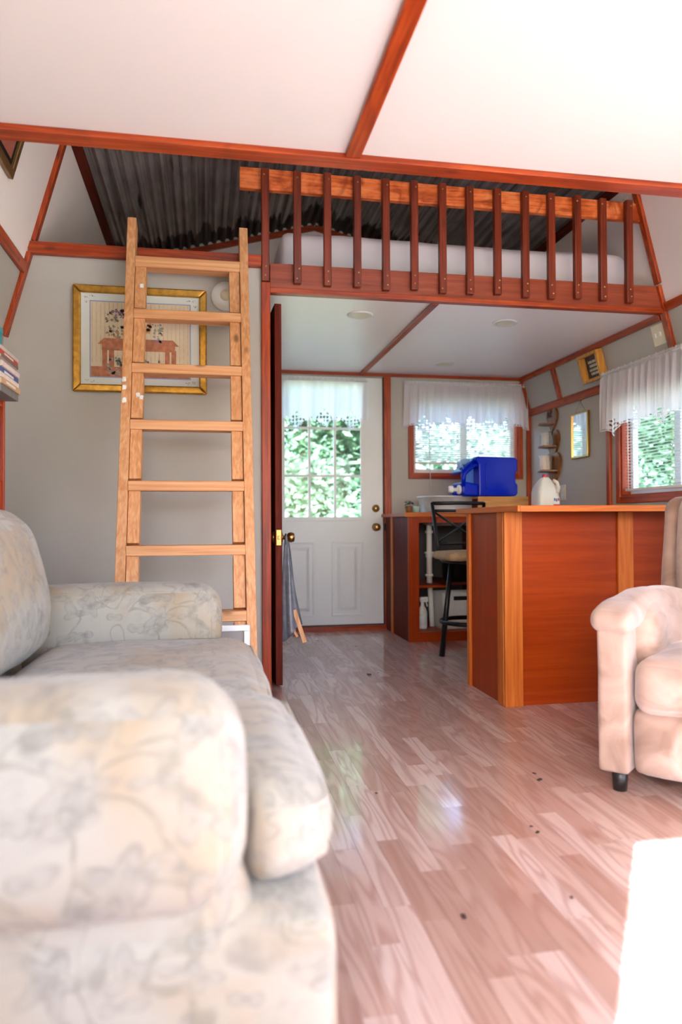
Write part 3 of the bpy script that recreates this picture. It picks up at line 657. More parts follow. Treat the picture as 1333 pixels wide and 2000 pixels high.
for y in (3.86, 4.26, 4.66): MB().box(2.084, 2.10, y, y+.36, .08, .84).build('door', 'barZ', rcab, bevel=.003)
ct = thing('kitchen_worktop', 'wooden worktop along the back wall under the kitchen window', 'countertop', (2.0, 5.4, CZ))
# worktop with a cut-out for the tub
MB().box(CX0-.03, 1.585, CY-.012, YB-.002, CZ, CZ+.024).box(1.585, 2.085, CY-.012, CY+.10, CZ, CZ+.024).box(1.585, 2.085, 5.52, YB-.002, CZ, CZ+.024).box(2.085, XR-.002, CY-.012, YB-.002, CZ, CZ+.024).box(2.09, XR-.002, 3.80, CY-.012, CZ, CZ+.024).build('top', 'barX', ct)
MB().box(CX0-.034, 2.09, CY-.022, CY-.012, CZ-.004, CZ+.028).build('front_edging', 'barpostX', ct, bevel=.002)
# sink tub
tubs = thing('sink_tub', 'galvanised oval wash tub set into the worktop as a sink', 'sink', (1.83, 5.33, .80))
pf = [(.01,.835),(.17,.832),(.195,.845),(.215,.95),(.226,1.035),(.234,1.042),(.234,1.050),(.222,1.050),(.21,.95),(.185,.856),(.01,.848)]
MB().lathe(pf, (1.835,5.33,0), 'Z', 40, 1.05, .80).build('basin', 'steel', tubs, smooth=True)
MB().tube([(1.835+.2352*1.05*math.cos(t), 5.33+.2352*.8*math.sin(t), 1.048) for t in [2*math.pi*k/40 for k in range(40)]], .006, 8, True).build('rolled_rim', 'steel', tubs, smooth=True)
pp = thing('drain_pipe', 'white plastic drain pipe with fittings under the sink', 'pipe', (1.665, 5.3, .05))
MB().tube([(1.665,5.3,.835),(1.665,5.3,.40)], .021, 16).build('pipe', 'pvc', pp, smooth=True)
MB().tube([(1.672,5.31,.394),(1.690,5.32,.068)], .019, 16).build('pipe', 'pvc', pp, smooth=True)
for z, r, h in ((.775,.030,.02),(.62,.036,.014),(.59,.027,.03),(.45,.030,.016)): MB().lathe([(r,0),(r,h)], (1.665,5.3,z), 'Z', 20).build('fitting', 'pvc', pp, bevel=.003)
sb = thing('spray_bottle', 'white spray bottle inside the sink cabinet', 'bottle', (1.585, 5.22, .068))
MB().lathe([(.03,.068),(.034,.08),(.034,.19),(.026,.215),(.013,.24),(.013,.265)], (1.585,5.22,0), 'Z', 22).build('body', 'jugwhite', sb, smooth=True)
MB().lathe([(.0345,.10),(.0345,.175)], (1.585,5.22,0), 'Z', 22).build('label', 'paper', sb, smooth=True)
MB().rbox(1.562,1.63,5.207,5.233,.265,.305,.012,8).build('spray_head','plastic',sb,smooth=True); MB().beam((1.612,5.22,.268),(1.622,5.22,.232),.010,.008,up=(0,1,0)).build('trigger','plastic',sb)
bk = thing('plastic_basket', 'white plastic storage basket under the sink', 'basket', (1.87, 5.25, .068))
bx0, bx1, by0, by1 = 1.715, 2.06, 5.14, 5.42
for a in ((bx0,bx1,by0,by0+.004,.068,.26),(bx0,bx1,by1-.004,by1,.068,.33),(bx0,bx0+.004,by0,by1,.068,.33),(bx1-.004,bx1,by0,by1,.068,.33),(bx0,bx1,by0,by1,.068,.072)): MB().box(*a).build('side','plastic',bk)
MB().box(bx0-.004,1.80,by0-.004,by0+.004,.26,.335).box(1.93,bx1+.004,by0-.004,by0+.004,.26,.335).box(1.80,1.93,by0-.004,by0+.004,.31,.335).box(1.80,1.93,by0-.004,by0+.004,.26,.28).build('rim','plastic',bk,bevel=.002)
for k in range(15): MB().box(bx0+.012+.022*k, bx0+.020+.022*k, by0-.003, by0, .085, .25).build('rib','plastic',bk)
MB().box(1.80,1.93,by0+.004,by0+.008,.27,.32).build('slot_shade','black',bk)  # black sheet standing in for the shade inside the slot
pot = thing('dark_pot', 'black cooking pot stored under the sink behind the stool', 'pot', (1.88,5.3,.34))
MB().lathe([(.12,.41),(.135,.42),(.14,.60),(.145,.605),(.13,.61),(.03,.63)], (1.91,5.30,0), 'Z', 28).build('body','blackmetal',pot,smooth=True); MB().lathe([(.018,.63),(.022,.65),(.01,.655)],(1.91,5.30,0),'Z',14).build('lid_knob','blackmetal',pot,smooth=True)
MB().box(1.76,2.08,CY+.12,YB-.02,.393,.411).build('middle_shelf','darkX',sk)
# plants / trinkets left of sink
for k,(x,c,h,lab) in enumerate(((1.50,'leaf3',.06,'small potted herb at the left end of the worktop'),(1.555,'teal',.055,'small pale green cup beside the potted herb'))):
    e = thing('plant_pot' if k==0 else 'small_cup', lab, 'pot' if k==0 else 'cup', (x,5.28,CZ+.024))
    MB().lathe([(.02,0),(.028,.045),(.03,.055),(.024,.053)],(x,5.28,CZ+.024),'Z',18).build('body','shelfwood' if k==0 else plain('pale_green_glaze',(176,206,190),.4),e,smooth=True)
    if k==0:
        lv=MB(); rl=random.Random(2)
        for _ in range(26):
            p=Vector((x+rl.uniform(-.03,.03),5.28+rl.uniform(-.03,.03),CZ+.07+rl.uniform(0,.045))); a=Vector((rl.uniform(-1,1),rl.uniform(-1,1),rl.uniform(0,1))).normalized()*.016; b=a.cross(Vector((.3,.2,1))).normalized()*.007
            lv.add([p-a,p+b,p+a,p-b],[(0,1,2,3)])
        lv.build('leaves','leaf3',e)
# plywood box, water jug, milk jug
pb = thing('plywood_box', 'fir plywood box on the worktop carrying the blue jug', 'box', (2.14,5.22,CZ+.024))
z0 = CZ+.024
MB().box(1.965,2.36,5.06,5.40,1.030,1.045).build('top_board','ply',pb); MB().box(1.965,2.36,5.06,5.072,z0,1.030).build('front_board','ply',pb)
MB().box(1.965,2.36,5.388,5.40,z0,1.030).build('rear_board','ply',pb)
for x in (1.965,2.348): MB().box(x,x+.012,5.072,5.388,z0,1.030).build('end_board','darkZ',pb)
wj = thing('water_jug', 'blue plastic water container lying on its side with white spigot', 'jug', (2.08,5.2,1.045))
J0,J1,JZ0,JZ1 = 1.87,2.275,1.046,1.335
def jug(o):
    # left end slopes back at the lower left, as the shoulder of the container
    t = max(0., (1.99-o.x)/.12); return Vector((o.x + t*.055*max(0,(o.z-1.17))/.165, o.y, o.z - .0))
def jugmb():
    mb = MB()
    # profile polygon in XZ with handle hole, extruded in Y with rounded edges through bevel
    outer = [(1.855,1.075),(1.875,1.048),(2.26,1.048),(2.278,1.066),(2.278,1.135),(2.268,1.145),(2.268,1.225),(2.278,1.235),(2.278,1.315),(2.262,1.333),(1.965,1.340),(1.945,1.332),(1.935,1.30),(1.862,1.235),(1.850,1.20)]
    hole = [(1.885,1.150),(1.955,1.130),(1.965,1.150),(1.965,1.245),(1.945,1.265),(1.925,1.262),(1.885,1.225)]
    return outer, hole
outer, hole = jugmb()
bmj = MB(); ya, yb = 5.06, 5.34
# body right of the handle hole, plus the handle as rounded bars
bmj.prism([(1.975,1.048),(2.26,1.048),(2.278,1.066),(2.278,1.135),(2.262,1.145),(2.262,1.225),(2.278,1.235),(2.278,1.315),(2.262,1.333),(1.975,1.340),(1.95,1.335),(1.945,1.315),(1.975,1.28)],'Y',ya,yb)
MBody = bmj.build('body','jugblue',wj,bevel=.018)
MB().prism([(1.90,1.13),(1.98,1.13),(1.98,1.300),(1.942,1.290),(1.895,1.235)],'Y',5.17,5.24).build('lit_inner_wall','jugblue_lit',wj,bevel=.008)  # wall behind the handle hole, coloured as if lit
MB().prism([(1.855,1.215),(1.945,1.300),(1.98,1.300),(1.98,1.340),(1.952,1.336),(1.936,1.316),(1.846,1.23)],'Y',5.09,5.32).build('neck','jugblue',wj,bevel=.01)
MB().prism([(1.868,1.048),(1.98,1.048),(1.98,1.135),(1.90,1.152),(1.852,1.15),(1.852,1.075)],'Y',ya+.02,yb-.02).build('shoulder','jugblue',wj,bevel=.014)
MB().tube([(1.975,ya+.035,1.275),(1.95,ya+.03,1.278),(1.905,ya+.03,1.245),(1.872,ya+.03,1.215),(1.866,ya+.03,1.18),(1.868,ya+.035,1.12)],.017,12).build('handle','jugblue',wj,smooth=True)
for z,r in ((1.33,.0),): pass
for x in (2.03,): MB().rbox(x-.006,x+.006,ya-.006,ya+.01,1.10,1.29,.006,6).build('rib','jugblue',wj,smooth=True)
MB().lathe([(.034,0),(.034,-.016),(.026,-.02)],(1.853,5.13,1.098),'X',24).build('spigot_cap','plastic',wj,smooth=False,bevel=.003)
MB().tube([(1.835,5.13,1.098),(1.79,5.125,1.098)],.013,14).build('spigot','plastic',wj,smooth=True); MB().rbox(1.765,1.796,5.105,5.145,1.075,1.125,.008,6).build('spigot_lever','plastic',wj,smooth=True)
M['paleblue']=plain('pale_blue_cap',(150,186,226),.35)
MB().lathe([(.026,0),(.026,-.02),(.018,-.026)],(1.885,5.2,1.285),'X',20).build('vent_cap','paleblue',wj,bevel=.003); MB().rbox(1.885,1.95,5.17,5.23,1.285,1.335,.02,8).build('vent_boss','paleblue',wj,smooth=True)
mj = thing('milk_jug', 'white plastic milk jug with red cap and red label', 'jug', (2.295,4.66,CZ+.024))
z0 = CZ+.024
def mjf(o):
    t = max(0., min(1., (o.z-(z0+.135))/.105)); s = 1-.74*t**1.5; return Vector((2.295+(o.x-2.295)*s, 4.66+(o.y-4.66)*s, o.z))
MB().rbox(2.295-.076,2.295+.076,4.66-.076,4.66+.076,z0,z0+.242,.03,22,fn=mjf).build('body','jugwhite',mj,smooth=True)
MB().lathe([(.019,z0+.236),(.019,z0+.254),(.017,z0+.257)],(2.295,4.66,0),'Z',20).build('cap','redcap',mj)
MB().tube([(2.325,4.60,z0+.215),(2.345,4.585,z0+.20),(2.355,4.578,z0+.165),(2.35,4.582,z0+.13)],.012,10).build('handle','jugwhite',mj,smooth=True)
MB().box(2.318,2.364,4.5815,4.5835,z0+.035,z0+.10).build('label','paper',mj); MB().box(2.319,2.363,4.5805,4.5815,z0+.036,z0+.052).build('label_band','redlabel',mj)
for a in ((2.322,2.332,z0+.075,z0+.093,'bluelabel'),(2.336,2.346,z0+.070,z0+.090,'bluelabel'),(2.350,2.360,z0+.074,z0+.094,'redlabel')): MB().box(a[0],a[1],4.5805,4.5815,a[2],a[3]).build('label_print',a[4],mj)

# ------------------------------------------------------------------ bar stool
st = thing('bar_stool', 'black metal bar stool with cross back and tan seat pad', 'stool', (1.68,4.50,0))
cx, cy, zs = 1.685, 4.50, .615
for sx, sy in ((-1,-.12),(1,.1),(.1,-1),(.4,.92)):
    MB().tube([(cx+sx*.13,cy+sy*.13,zs-.02),(cx+sx*.20,cy+sy*.20,0)],[.015,.019],12).build('leg','blackmetal',st,smooth=True)
MB().tube([(cx+.185*math.cos(t),cy+.185*math.sin(t),.215) for t in [2*math.pi*k/36 for k in range(36)]],.014,10,True).build('foot_ring','blackmetal',st,smooth=True)
MB().lathe([(.05,-.03),(.17,-.02),(.19,-.005),(.19,.0)],(cx,cy,zs),'Z',30).build('seat_pan','blackmetal',st,smooth=True)
MB().rbox(cx-.20,cx+.20,cy-.185,cy+.17,zs,zs+.052,.026,16,(0,0,.012)).build('seat_pad','cushionbeige',st,smooth=True)
yb_ = cy+.17
for s in (-1,1): MB().tube([(cx+s*.15,yb_-.01,zs-.01),(cx+s*.155,yb_+.01,zs+.10),(cx+s*.185,yb_+.035,.99)],.0125,10).build('back_post','blackmetal',st,smooth=True)
MB().tube([(cx-.185,yb_+.035,.985),(cx,yb_+.05,.988),(cx+.185,yb_+.035,.985)],.013,10).build('top_rail','blackmetal',st,smooth=True)
MB().tube([(cx-.18,yb_+.03,.935),(cx,yb_+.045,.935),(cx+.18,yb_+.03,.935)],.010,10).build('cross_rail','blackmetal',st,smooth=True)
for s in (-1,1): MB().tube([(cx-s*.178,yb_+.03,.93),(cx,yb_+.035,.82),(cx+s*.155,yb_+.015,.72)],.008,8).build('cross_brace','blackmetal',st,smooth=True)
MB().tube([(cx-.155,yb_+.012,.715),(cx+.155,yb_+.012,.715)],.010,10).build('lower_rail','blackmetal',st,smooth=True)

# ------------------------------------------------------------------ doors
door = struct(thing('door_1', 'white exterior door with nine light window and two panels', 'door', (.96,YB,0)), 'white exterior door with nine light window and two panels', 'door')
dy0, dy1 = YB+.012, YB+.056
GX0,GX1,GZ0,GZ1 = .585,1.262,.872,2.0
dm = MB(); dm.box(DX0,GX0+.02,dy0,dy1,.04,DZ-.004).box(GX1-.02,DX1-.004,dy0,dy1,.04,DZ-.004).box(GX0+.02,GX1-.02,dy0,dy1,.04,GZ0+.02).box(GX0+.02,GX1-.02,dy0,dy1,GZ1-.02,DZ-.004)
dm.build('slab','doorwhite',door)
def dbar(a,b,c,d,nm,y=dy0-.012,yy=dy0+.002): MB().box(a,b,y,yy,c,d).build(nm,'doorwhite',door,bevel=.003)
w=.032
dbar(GX0,GX1,GZ0,GZ0+w,'glazing_bead'); dbar(GX0,GX1,GZ1-w,GZ1,'glazing_bead'); dbar(GX0,GX0+w,GZ0+w,GZ1-w,'glazing_bead'); dbar(GX1-w,GX1,GZ0+w,GZ1-w,'glazing_bead')
gx=[GX0+w,.815,1.022,GX1-w]; gz=[GZ0+w,1.232,1.614,GZ1-w]
for x in gx[1:3]: dbar(x-.010,x+.010,GZ0+w,GZ1-w,'muntin',dy0-.006,dy0+.02)
for z in gz[1:3]: dbar(GX0+w,GX1-w,z-.009,z+.009,'muntin',dy0-.007,dy0+.019)
for i_ in range(3):
    for j_ in range(3): MB().box(gx[i_],gx[i_+1],dy0+.008,dy0+.011,gz[j_],gz[j_+1]).build('pane','glass',door)
for xa in (.60,.99):
    xb_=xa+.255
    for (a,b,c,d) in ((xa,xb_,.11,.128),(xa,xb_,.692,.71),(xa,xa+.018,.128,.692),(xb_-.018,xb_,.128,.692)): MB().box(a,b,dy0-.014,dy0+.001,c,d).build('panel_moulding','doorwhite',door,bevel=.004)
    MB().add([(x_,y_,z_) for (y_,m_) in ((dy0,0.),(dy0-.014,.024)) for x_,z_ in ((xa+.045+m_,.155+m_),(xb_-.045-m_,.155+m_),(xb_-.045-m_,.665-m_),(xa+.045+m_,.665-m_))],[(0,1,5,4),(1,2,6,5),(2,3,7,6),(3,0,4,7),(4,5,6,7)]).build('raised_panel','doorwhite',door)
MB().box(DX0,DX1,YB-.004,YB+.06,.028,.042).build('weather_strip','black',door)
MB().box(DX1-.006,DX1,YB-.006,YB+.05,.04,DZ).build('weather_strip','black',door)
MB().box(DX1-.004,DX1+.008,YB-.026,YB-.0,.79,.85).build('strike_plate','blackmetal',door)
for z,pf in ((.972,[(.031,0),(.031,-.008),(.022,-.014),(.018,-.022),(.004,-.024)]),(.820,[(.032,0),(.032,-.008),(.012,-.014),(.012,-.03),(.026,-.04),(.028,-.055),(.02,-.066),(.004,-.068)])):
    MB().lathe(pf,(1.356,dy0,z),'Y',26).build('deadbolt' if z>.9 else 'door_knob','brass',door,smooth=True)
# dark interior door, ajar, seen edge on
d2 = struct(thing('door_2','dark mahogany interior door standing ajar, seen edge on','door',(.36,4.58,0)),'dark mahogany interior door standing ajar, seen edge on','door')
hx,hy = .345,4.585; ex,ey = .376,3.80
dv = Vector((ex-hx,ey-hy,0)).normalized(); dn = Vector((-dv.y,dv.x,0))
if dn.x<0: dn=-dn
def dbox(s0,s1,t0,t1,z0,z1):
    b=Vector((hx,hy,0)); vs=[b+dv*s+dn*t+Vector((0,0,z)) for z in (z0,z1) for t in (t0,t1) for s in (s0,s1)]
    return MB().add(vs,[(0,2,3,1),(4,5,7,6),(0,1,5,4),(2,6,7,3),(0,4,6,2),(1,3,7,5)])
LD=(Vector((ex,ey,0))-Vector((hx,hy,0))).length
dbox(0,LD,-.018,.018,.012,2.01).build('leaf','darkZ',d2,bevel=.002)
dbox(LD-.001,LD+.002,-.012,.012,.742,.822).build('latch_plate','brass',d2); dbox(LD+.002,LD+.010,-.006,.006,.772,.792).build('latch','brass',d2,bevel=.002)
kp=Vector((hx,hy,0))+dv*(LD-.06)
MB().lathe([(.03,.018),(.03,.026),(.011,.032),(.011,.05),(.024,.06),(.028,.075),(.022,.09),(.004,.094)],(kp.x,kp.y,.782),'X',24).build('door_knob','brass',d2,smooth=True)
MB().lathe([(.03,-.018),(.03,-.026),(.011,-.032),(.011,-.045),(.024,-.05),(.026,-.062),(.004,-.07)],(kp.x,kp.y,.782),'X',20).build('door_knob','brass',d2,smooth=True)
# bag on the knob
bg = thing('plastic_bag','grey plastic bag with wood scraps hanging from the dark door knob','bag',(.45,kp.y,.24))
bm_=MB(); nu,nv=22,26; rbg=random.Random(4); vs=[]
ph=[rbg.uniform(0,6.28) for _ in range(6)]
for j in range(nv+1):
    t=j/nv; z=.775-t*.50; wd=.012+.066*t**.8; dp=.012+.045*t**.7; cxb=kp.x+.043+.034*t; 
    for i_ in range(nu):
        a=2*math.pi*i_/nu; f=1+.22*math.sin(5*a+ph[0]+t*1.5)+.12*math.sin(9*a+ph[1]-t*2)
        vs.append((max(kp.x+.022,cxb+wd*f*math.cos(a)*.62+.01*math.sin(3*t+ph[2])), kp.y+dp*f*math.sin(a)*1.1, z-.03*math.cos(a)*t*-1.6))
fs=[(j*nu+i_,j*nu+(i_+1)%nu,(j+1)*nu+(i_+1)%nu,(j+1)*nu+i_) for j in range(nv) for i_ in range(nu)]+[tuple(nv*nu+i_ for i_ in range(nu))[::-1]]
bm_.add(vs,fs).build('body','bag',bg,smooth=True)
MB().tube([(kp.x+.045,kp.y-.012,.745),(kp.x+.046,kp.y-.018,.785),(kp.x+.046,kp.y,.797),(kp.x+.046,kp.y+.018,.785),(kp.x+.045,kp.y+.012,.745)],.006,8).build('handle_loop','bag',bg,smooth=True)
MB().beam((kp.x+.085,kp.y-.03,.40),(kp.x+.140,kp.y-.035,.228),.022,.010,up=(0,1,0)).build('wood_stick','pineZ',bg); MB().beam((kp.x+.055,kp.y-.055,.34),(kp.x+.098,kp.y-.058,.262),.012,.008,up=(0,1,0)).build('wood_stick','pineZ',bg)

# ------------------------------------------------------------------ windows
def window(name, axis, a0, a1, z0, z1, wall, label, n_slat, casing, gap0):
    # axis 'X': window in the back wall, extends in +Y; axis 'Y': window in the right wall, extends in +X
    root = struct(thing(name, label, 'window', ((a0+a1)/2, wall, z0) if axis=='X' else (wall,(a0+a1)/2,z0)), label, 'window')
    def bx_(u0,u1,d0,d1,h0,h1):
        return MB().box(u0,u1,wall+d0,wall+d1,h0,h1) if axis=='X' else MB().box(wall+d0,wall+d1,u0,u1,h0,h1)
    c=casing; g='trimZ'; h='trimX' if axis=='X' else 'trimY'
    for (u0,u1,h0,h1,m_) in ((a0-c,a0,z0-c,z1+c,g),(a1,a1+c,z0-c,z1+c,g),(a0,a1,z0-c,z0,h),(a0,a1,z1,z1+c,h)): bx_(u0,u1,-.016,0,h0,h1).build('casing',m_,root,bevel=.003)
    for (u0,u1,h0,h1,m_) in ((a0,a0+.012,z0,z1,g),(a1-.012,a1,z0,z1,g),(a0+.012,a1-.012,z0,z0+.012,h),(a0+.012,a1-.012,z1-.012,z1,h)): bx_(u0,u1,-.002,.075,h0,h1).build('jamb',m_,root)
    f=.035; A0,A1,B0,B1=a0+.012,a1-.012,z0+.012,z1-.012; mid=(A0+A1)/2
    for (u0,u1,h0,h1) in ((A0,A0+f,B0,B1),(A1-f,A1,B0,B1),(A0+f,A1-f,B0,B0+f),(A0+f,A1-f,B1-f,B1),(mid-.03,mid+.03,B0+f,B1-f)): bx_(u0,u1,.055,.092,h0,h1).build('sash','vinyl',root,bevel=.003)
    for u0,u1 in ((A0+f,mid-.03),(mid+.03,A1-f)): bx_(u0,u1,.075,.079,B0+f,B1-f).build('pane','glass',root)
    return root, bx_, (A0,A1,B0,B1)
def blind(label, bx_, axis, wall, A0, A1, ztop, zbot, n, tilt, loc):
    b = thing('window_blind', label, 'blind', loc)
    bx_(A0+.004,A1-.004,.008,.042,ztop-.03,ztop).build('head_rail','slat',b,bevel=.003)
    bx_(A0+.006,A1-.006,.012,.038,zbot,zbot+.018).build('bottom_rail','slat',b,bevel=.004)
    me=None
    for k in range(n):
        z=zbot+.03+(ztop-.04-zbot-.03)*k/(n-1); h=.0125; dy,dz=h*math.cos(tilt),h*math.sin(tilt)
        mb=MB(); u0,u1=A0+.008,A1-.008
        pts=[(-dy,-dz),(0,.0014),(dy,dz)]
        vs=[]
        for u in (u0,u1):
            for d,q in pts: vs.append((u,wall+.025+d,q) if axis=='X' else (wall+.025+d,u,q))
        if me is None:
            mb.add(vs,[(0,1,4,3),(1,2,5,4)]); o=mb.build('slat','slat',b); me=o.data
        else: o=bpy.data.objects.new('slat',me); COL.objects.link(o); attach(o,b)
        o.location=(0,0,z)
    for fr in (.12,.5,.88):
        u=A0+(A1-A0)*fr; bx_(u-.001,u+.001,.024,.026,zbot+.01,ztop-.02).build('ladder_cord','string',b)
    return b
w1,b1,r1=window('window_1','X',W1[0],W1[1],W1[2],W1[3],YB,'kitchen window with cedar casing and white sliding sashes',0,.038,0)
bl1=blind('white slatted blind in the kitchen window behind the blue jug',b1,'X',YB,r1[0],r1[1],r1[3],r1[2]+.075,30,.55,(2.12,YB,1.3))
MB().tube([(1.795,YB-.028,1.88),(1.80,YB-.032,1.45),(1.806,YB-.034,1.12)],.0035,6).build('tilt_wand','plastic',bl1,smooth=True)
w2,b2,r2=window('window_2','Y',W2[0],W2[1],W2[2],W2[3],XR,'right hand window with cedar casing above the bar',0,.045,0)
bl2=blind('white slatted blind in the right hand window above the bar',b2,'Y',XR,r2[0],r2[1],r2[3],r2[2]+.02,28,-.10,(XR,3.9,1.1))
MB().tube([(XR-.02,4.25,1.62),(XR-.022,4.25,1.35),(XR-.02,4.25,1.06)],.0035,6).build('tilt_wand','plastic',bl2,smooth=True)

w3,b3,r3=window('window_added','Y',W3[0],W3[1],W3[2],W3[3],XR,'unseen window added in the right wall to light the living room',0,.045,0)

def valance(name,label,org,u,n,width,drop,mat_,folds,seed,tips,tail=0.,amp=.014,header=.03,rod=True,flare=0.):
    """gathered curtain; org top-left, u along width, n towards the room"""
    e=thing(name,label,'curtain',org); org,u,n=Vector(org),Vector(u),Vector(n); r=random.Random(seed)
    nu=int(width/.006); nv=56; ph=[r.uniform(0,6.28) for _ in range(4)]; vs=[]; dr=[]
    for i_ in range(nu+1):
        s=i_/nu; x=s*width; d=drop
        for c_,h_ in tips: d+=h_*max(0,1-abs(x-c_)/(.045+h_*.4))
        d+=.008*abs(math.sin(math.pi*x/.055))
        if tail: d+=tail*(max(0,1-x/.10)**1+max(0,1-(width-x)/.10)**1)*.5
        dr.append(d)
        for j in range(nv+1):
            t=j/nv; z=-d*t; k=min(1,.25+t*1.4)
            off=amp*k*(math.sin(2*math.pi*folds*s+ph[0]+.8*math.sin(9*s+ph[1]))+.45*math.sin(2*math.pi*folds*2.3*s+ph[2]+t))
            if z>-header: off=.006*math.sin(2*math.pi*folds*3.1*s+ph[3])+.004*math.sin(2*math.pi*folds*7.7*s); z+=.004*math.sin(2*math.pi*folds*4.3*s)*(1-t*8)
            fl=flare*t*(2*s-1)
            vs.append(org+u*(x+fl)+n*(.022+off)+Vector((0,0,z)))
    fs=[]
    for i_ in range(nu):
        for j in range(nv):
            x=(i_+.5)/nu*width; zc=dr[i_]*(j+.5)/nv; skip=False
            for c_,h_ in tips:
                dx=abs(x-c_); hb=drop+h_-zc
                lim=(.066 if h_>.03 else .045)
                if .010<hb<lim*2.1 and dx<lim*(1-abs(hb-lim)/(lim*1.15)):
                    qx=(x-c_+10*.028)/.028+.5; qz=hb/.029
                    if (qx%1-.5)**2+(qz%1-.5)**2<.12: skip=True
            if not skip:
                hb=dr[i_]-zc
                if .006<hb<.016 and ((x+10)/.02%1-.5)**2*.0004+(hb-.011)**2<.000028: skip=True
            if not skip: fs.append((i_*(nv+1)+j,i_*(nv+1)+j+1,(i_+1)*(nv+1)+j+1,(i_+1)*(nv+1)+j))
    MB().add(vs,fs).build('cloth',mat_,e,smooth=True)
    if rod: MB().tube([org+n*.022+Vector((0,0,-.02)),org+u*width+n*.022+Vector((0,0,-.02))],.006,8).build('curtain_rod','plastic',e,smooth=True)
    return e
valance('door_valance','sheer white valance over the window of the white door',(.60,YB-.004,2.012),(1,0,0),(0,-1,0),.685,.325,'sheer',5,1,((.11,.085),(.33,.06),(.55,.085)),amp=.007,header=.02)
valance('lace_valance','white gathered valance with cut lace edge over the kitchen window',(1.588,YB-.018,2.008),(1,0,0),(0,-1,0),1.062,.345,'curtain',13,2,((.165,.075),(.36,.025),(.56,.07),(.72,.02),(.875,.07)),tail=.075,amp=.012,flare=.012)
valance('lace_curtain','white ruffled lace edged valance over the right hand window',(XR-.062,4.46,1.845),(0,-1,0),(-1,0,0),1.32,.36,'curtain',17,3,((.14,.07),(.40,.055),(.66,.07),(.95,.055)),tail=.06,amp=.012)

# ------------------------------------------------------------------ right wall items
hs = thing('heart_shelf','dark wooden wall shelf of three joined hearts with small ledges','shelf',(XR,5.28,1.17))
def heart(cy_,cz_,w_,h_,th,name):
    pts=[]
    for k in range(40):
        t=2*math.pi*k/40; a=16*math.sin(t)**3/16*w_/2; b=(13*math.cos(t)-5*math.cos(2*t)-2*math.cos(3*t)-math.cos(4*t))/14.5*h_/2; pts.append((cy_+a,cz_+b))
    return MB().prism(pts,'X',XR-th,XR-.001).build(name,'shelfwood',hs,bevel=.004)
heart(5.30,1.66,.17,.20,.020,'heart_panel'); heart(5.29,1.47,.20,.25,.020,'heart_panel'); heart(5.28,1.28,.23,.28,.022,'heart_panel')
for z,wd in ((1.612,.15),(1.435,.17),(1.245,.19)): MB().prism([(XR-.02,5.30-wd/2),(XR-.11,5.30-wd/3),(XR-.125,5.30),(XR-.11,5.30+wd/3),(XR-.02,5.30+wd/2)],'Z',z,z+.014).build('ledge','shelfwood',hs,bevel=.003)
for pl in (((5.33,1.675),(5.345,1.72)),((5.345,1.72),(5.36,1.675)),((5.32,1.675),(5.315,1.72)),((5.317,1.697),(5.29,1.72)),((5.317,1.697),(5.285,1.675))):
    MB().beam((XR-.021,pl[0][0],pl[0][1]),(XR-.021,pl[1][0],pl[1][1]),.003,.005,up=(1,0,0)).build('burned_letter','black',hs)
def mug(loc,r,h,mat_,lab,patch):
    e=thing('mug',lab,'mug',loc,group='mugs on the heart shelf'); x,y,z=loc
    MB().lathe([(r*.9,0),(r,.006),(r,h),(r*.9,h),(r*.86,.01)],(x,y,z),'Z',26).build('body',mat_,e,smooth=True)
    MB().tube([(x+.0,y-r+.002,z+h*.82),(x-.004,y-r-.02,z+h*.75),(x-.004,y-r-.024,z+h*.5),(x-.002,y-r-.018,z+h*.25),(x,y-r+.002,z+h*.2)],.005,8).build('handle',mat_,e,smooth=True)
    if patch: MB().add([(x+(r+.001)*math.cos(t),y+(r+.001)*math.sin(t),z+q) for q in (h*.12,h*.9) for t in [2.0+.14*k for k in range(10)]],[(k,k+1,k+11,k+10) for k in range(9)]).build('decal',patch,e)
mug((XR-.075,5.30,1.449),.036,.10,plain('grey_mug',(206,206,206),.3),'grey white mug on the middle heart ledge','bag')
mug((XR-.075,5.31,1.259),.043,.115,plain('pink_mug',(226,214,206),.3),'pale pink mug on the lowest heart ledge',plain('pink_decal',(206,160,146),.4))
mr = thing('wall_mirror','small gold framed mirror hanging from a nail on the right wall','mirror',(XR,4.87,1.32))
for a in ((4.752,4.994,1.320,1.332),(4.752,4.994,1.642,1.654),(4.752,4.764,1.332,1.642),(4.982,4.994,1.332,1.642)): MB().box(XR-.022,XR-.002,*a).build('frame_side','brass',mr,bevel=.003)
MB().box(XR-.012,XR-.008,4.764,4.982,1.332,1.642).build('glass','mirror',mr)
MB().tube([(XR-.008,4.80,1.65),(XR-.01,4.873,1.735),(XR-.008,4.95,1.65)],.0015,6).build('wire','brass',mr); MB().lathe([(.007,-.012),(.007,-.001)],(XR,4.873,1.737),'X',10).build('nail','brass',mr)
ol = thing('wall_outlet','cream electrical outlet plate above the worktop on the right wall','outlet',(XR,5.15,1.01))
MB().box(XR-.007,XR-.001,5.112,5.188,1.02,1.138).build('plate','cream',ol,bevel=.003)
for z in (1.055,1.10): MB().lathe([(.017,-.009),(.017,-.006)],(XR,5.15,z),'X',16).build('socket','plastic',ol)
def leanbox(e,y0,y1,z0,z1,o0,o1,name,mat_,bev=.002):
    nv=Vector((-1,0,SR)).normalized(); vs=[]
    for t in (o0,o1):
        for y,z in ((y0,z0),(y1,z0),(y1,z1),(y0,z1)): vs.append(Vector((xr(z),y,z))+nv*t)
    MB().add(vs,[(3,2,1,0),(4,5,6,7),(0,1,5,4),(1,2,6,5),(2,3,7,6),(3,0,4,7)]).build(name,mat_,e,bevel=bev)
sx_ = thing('shadow_box','yellow pine shadow box with dark photo on the right slope','picture',(xr(1.86),4.6,1.86))
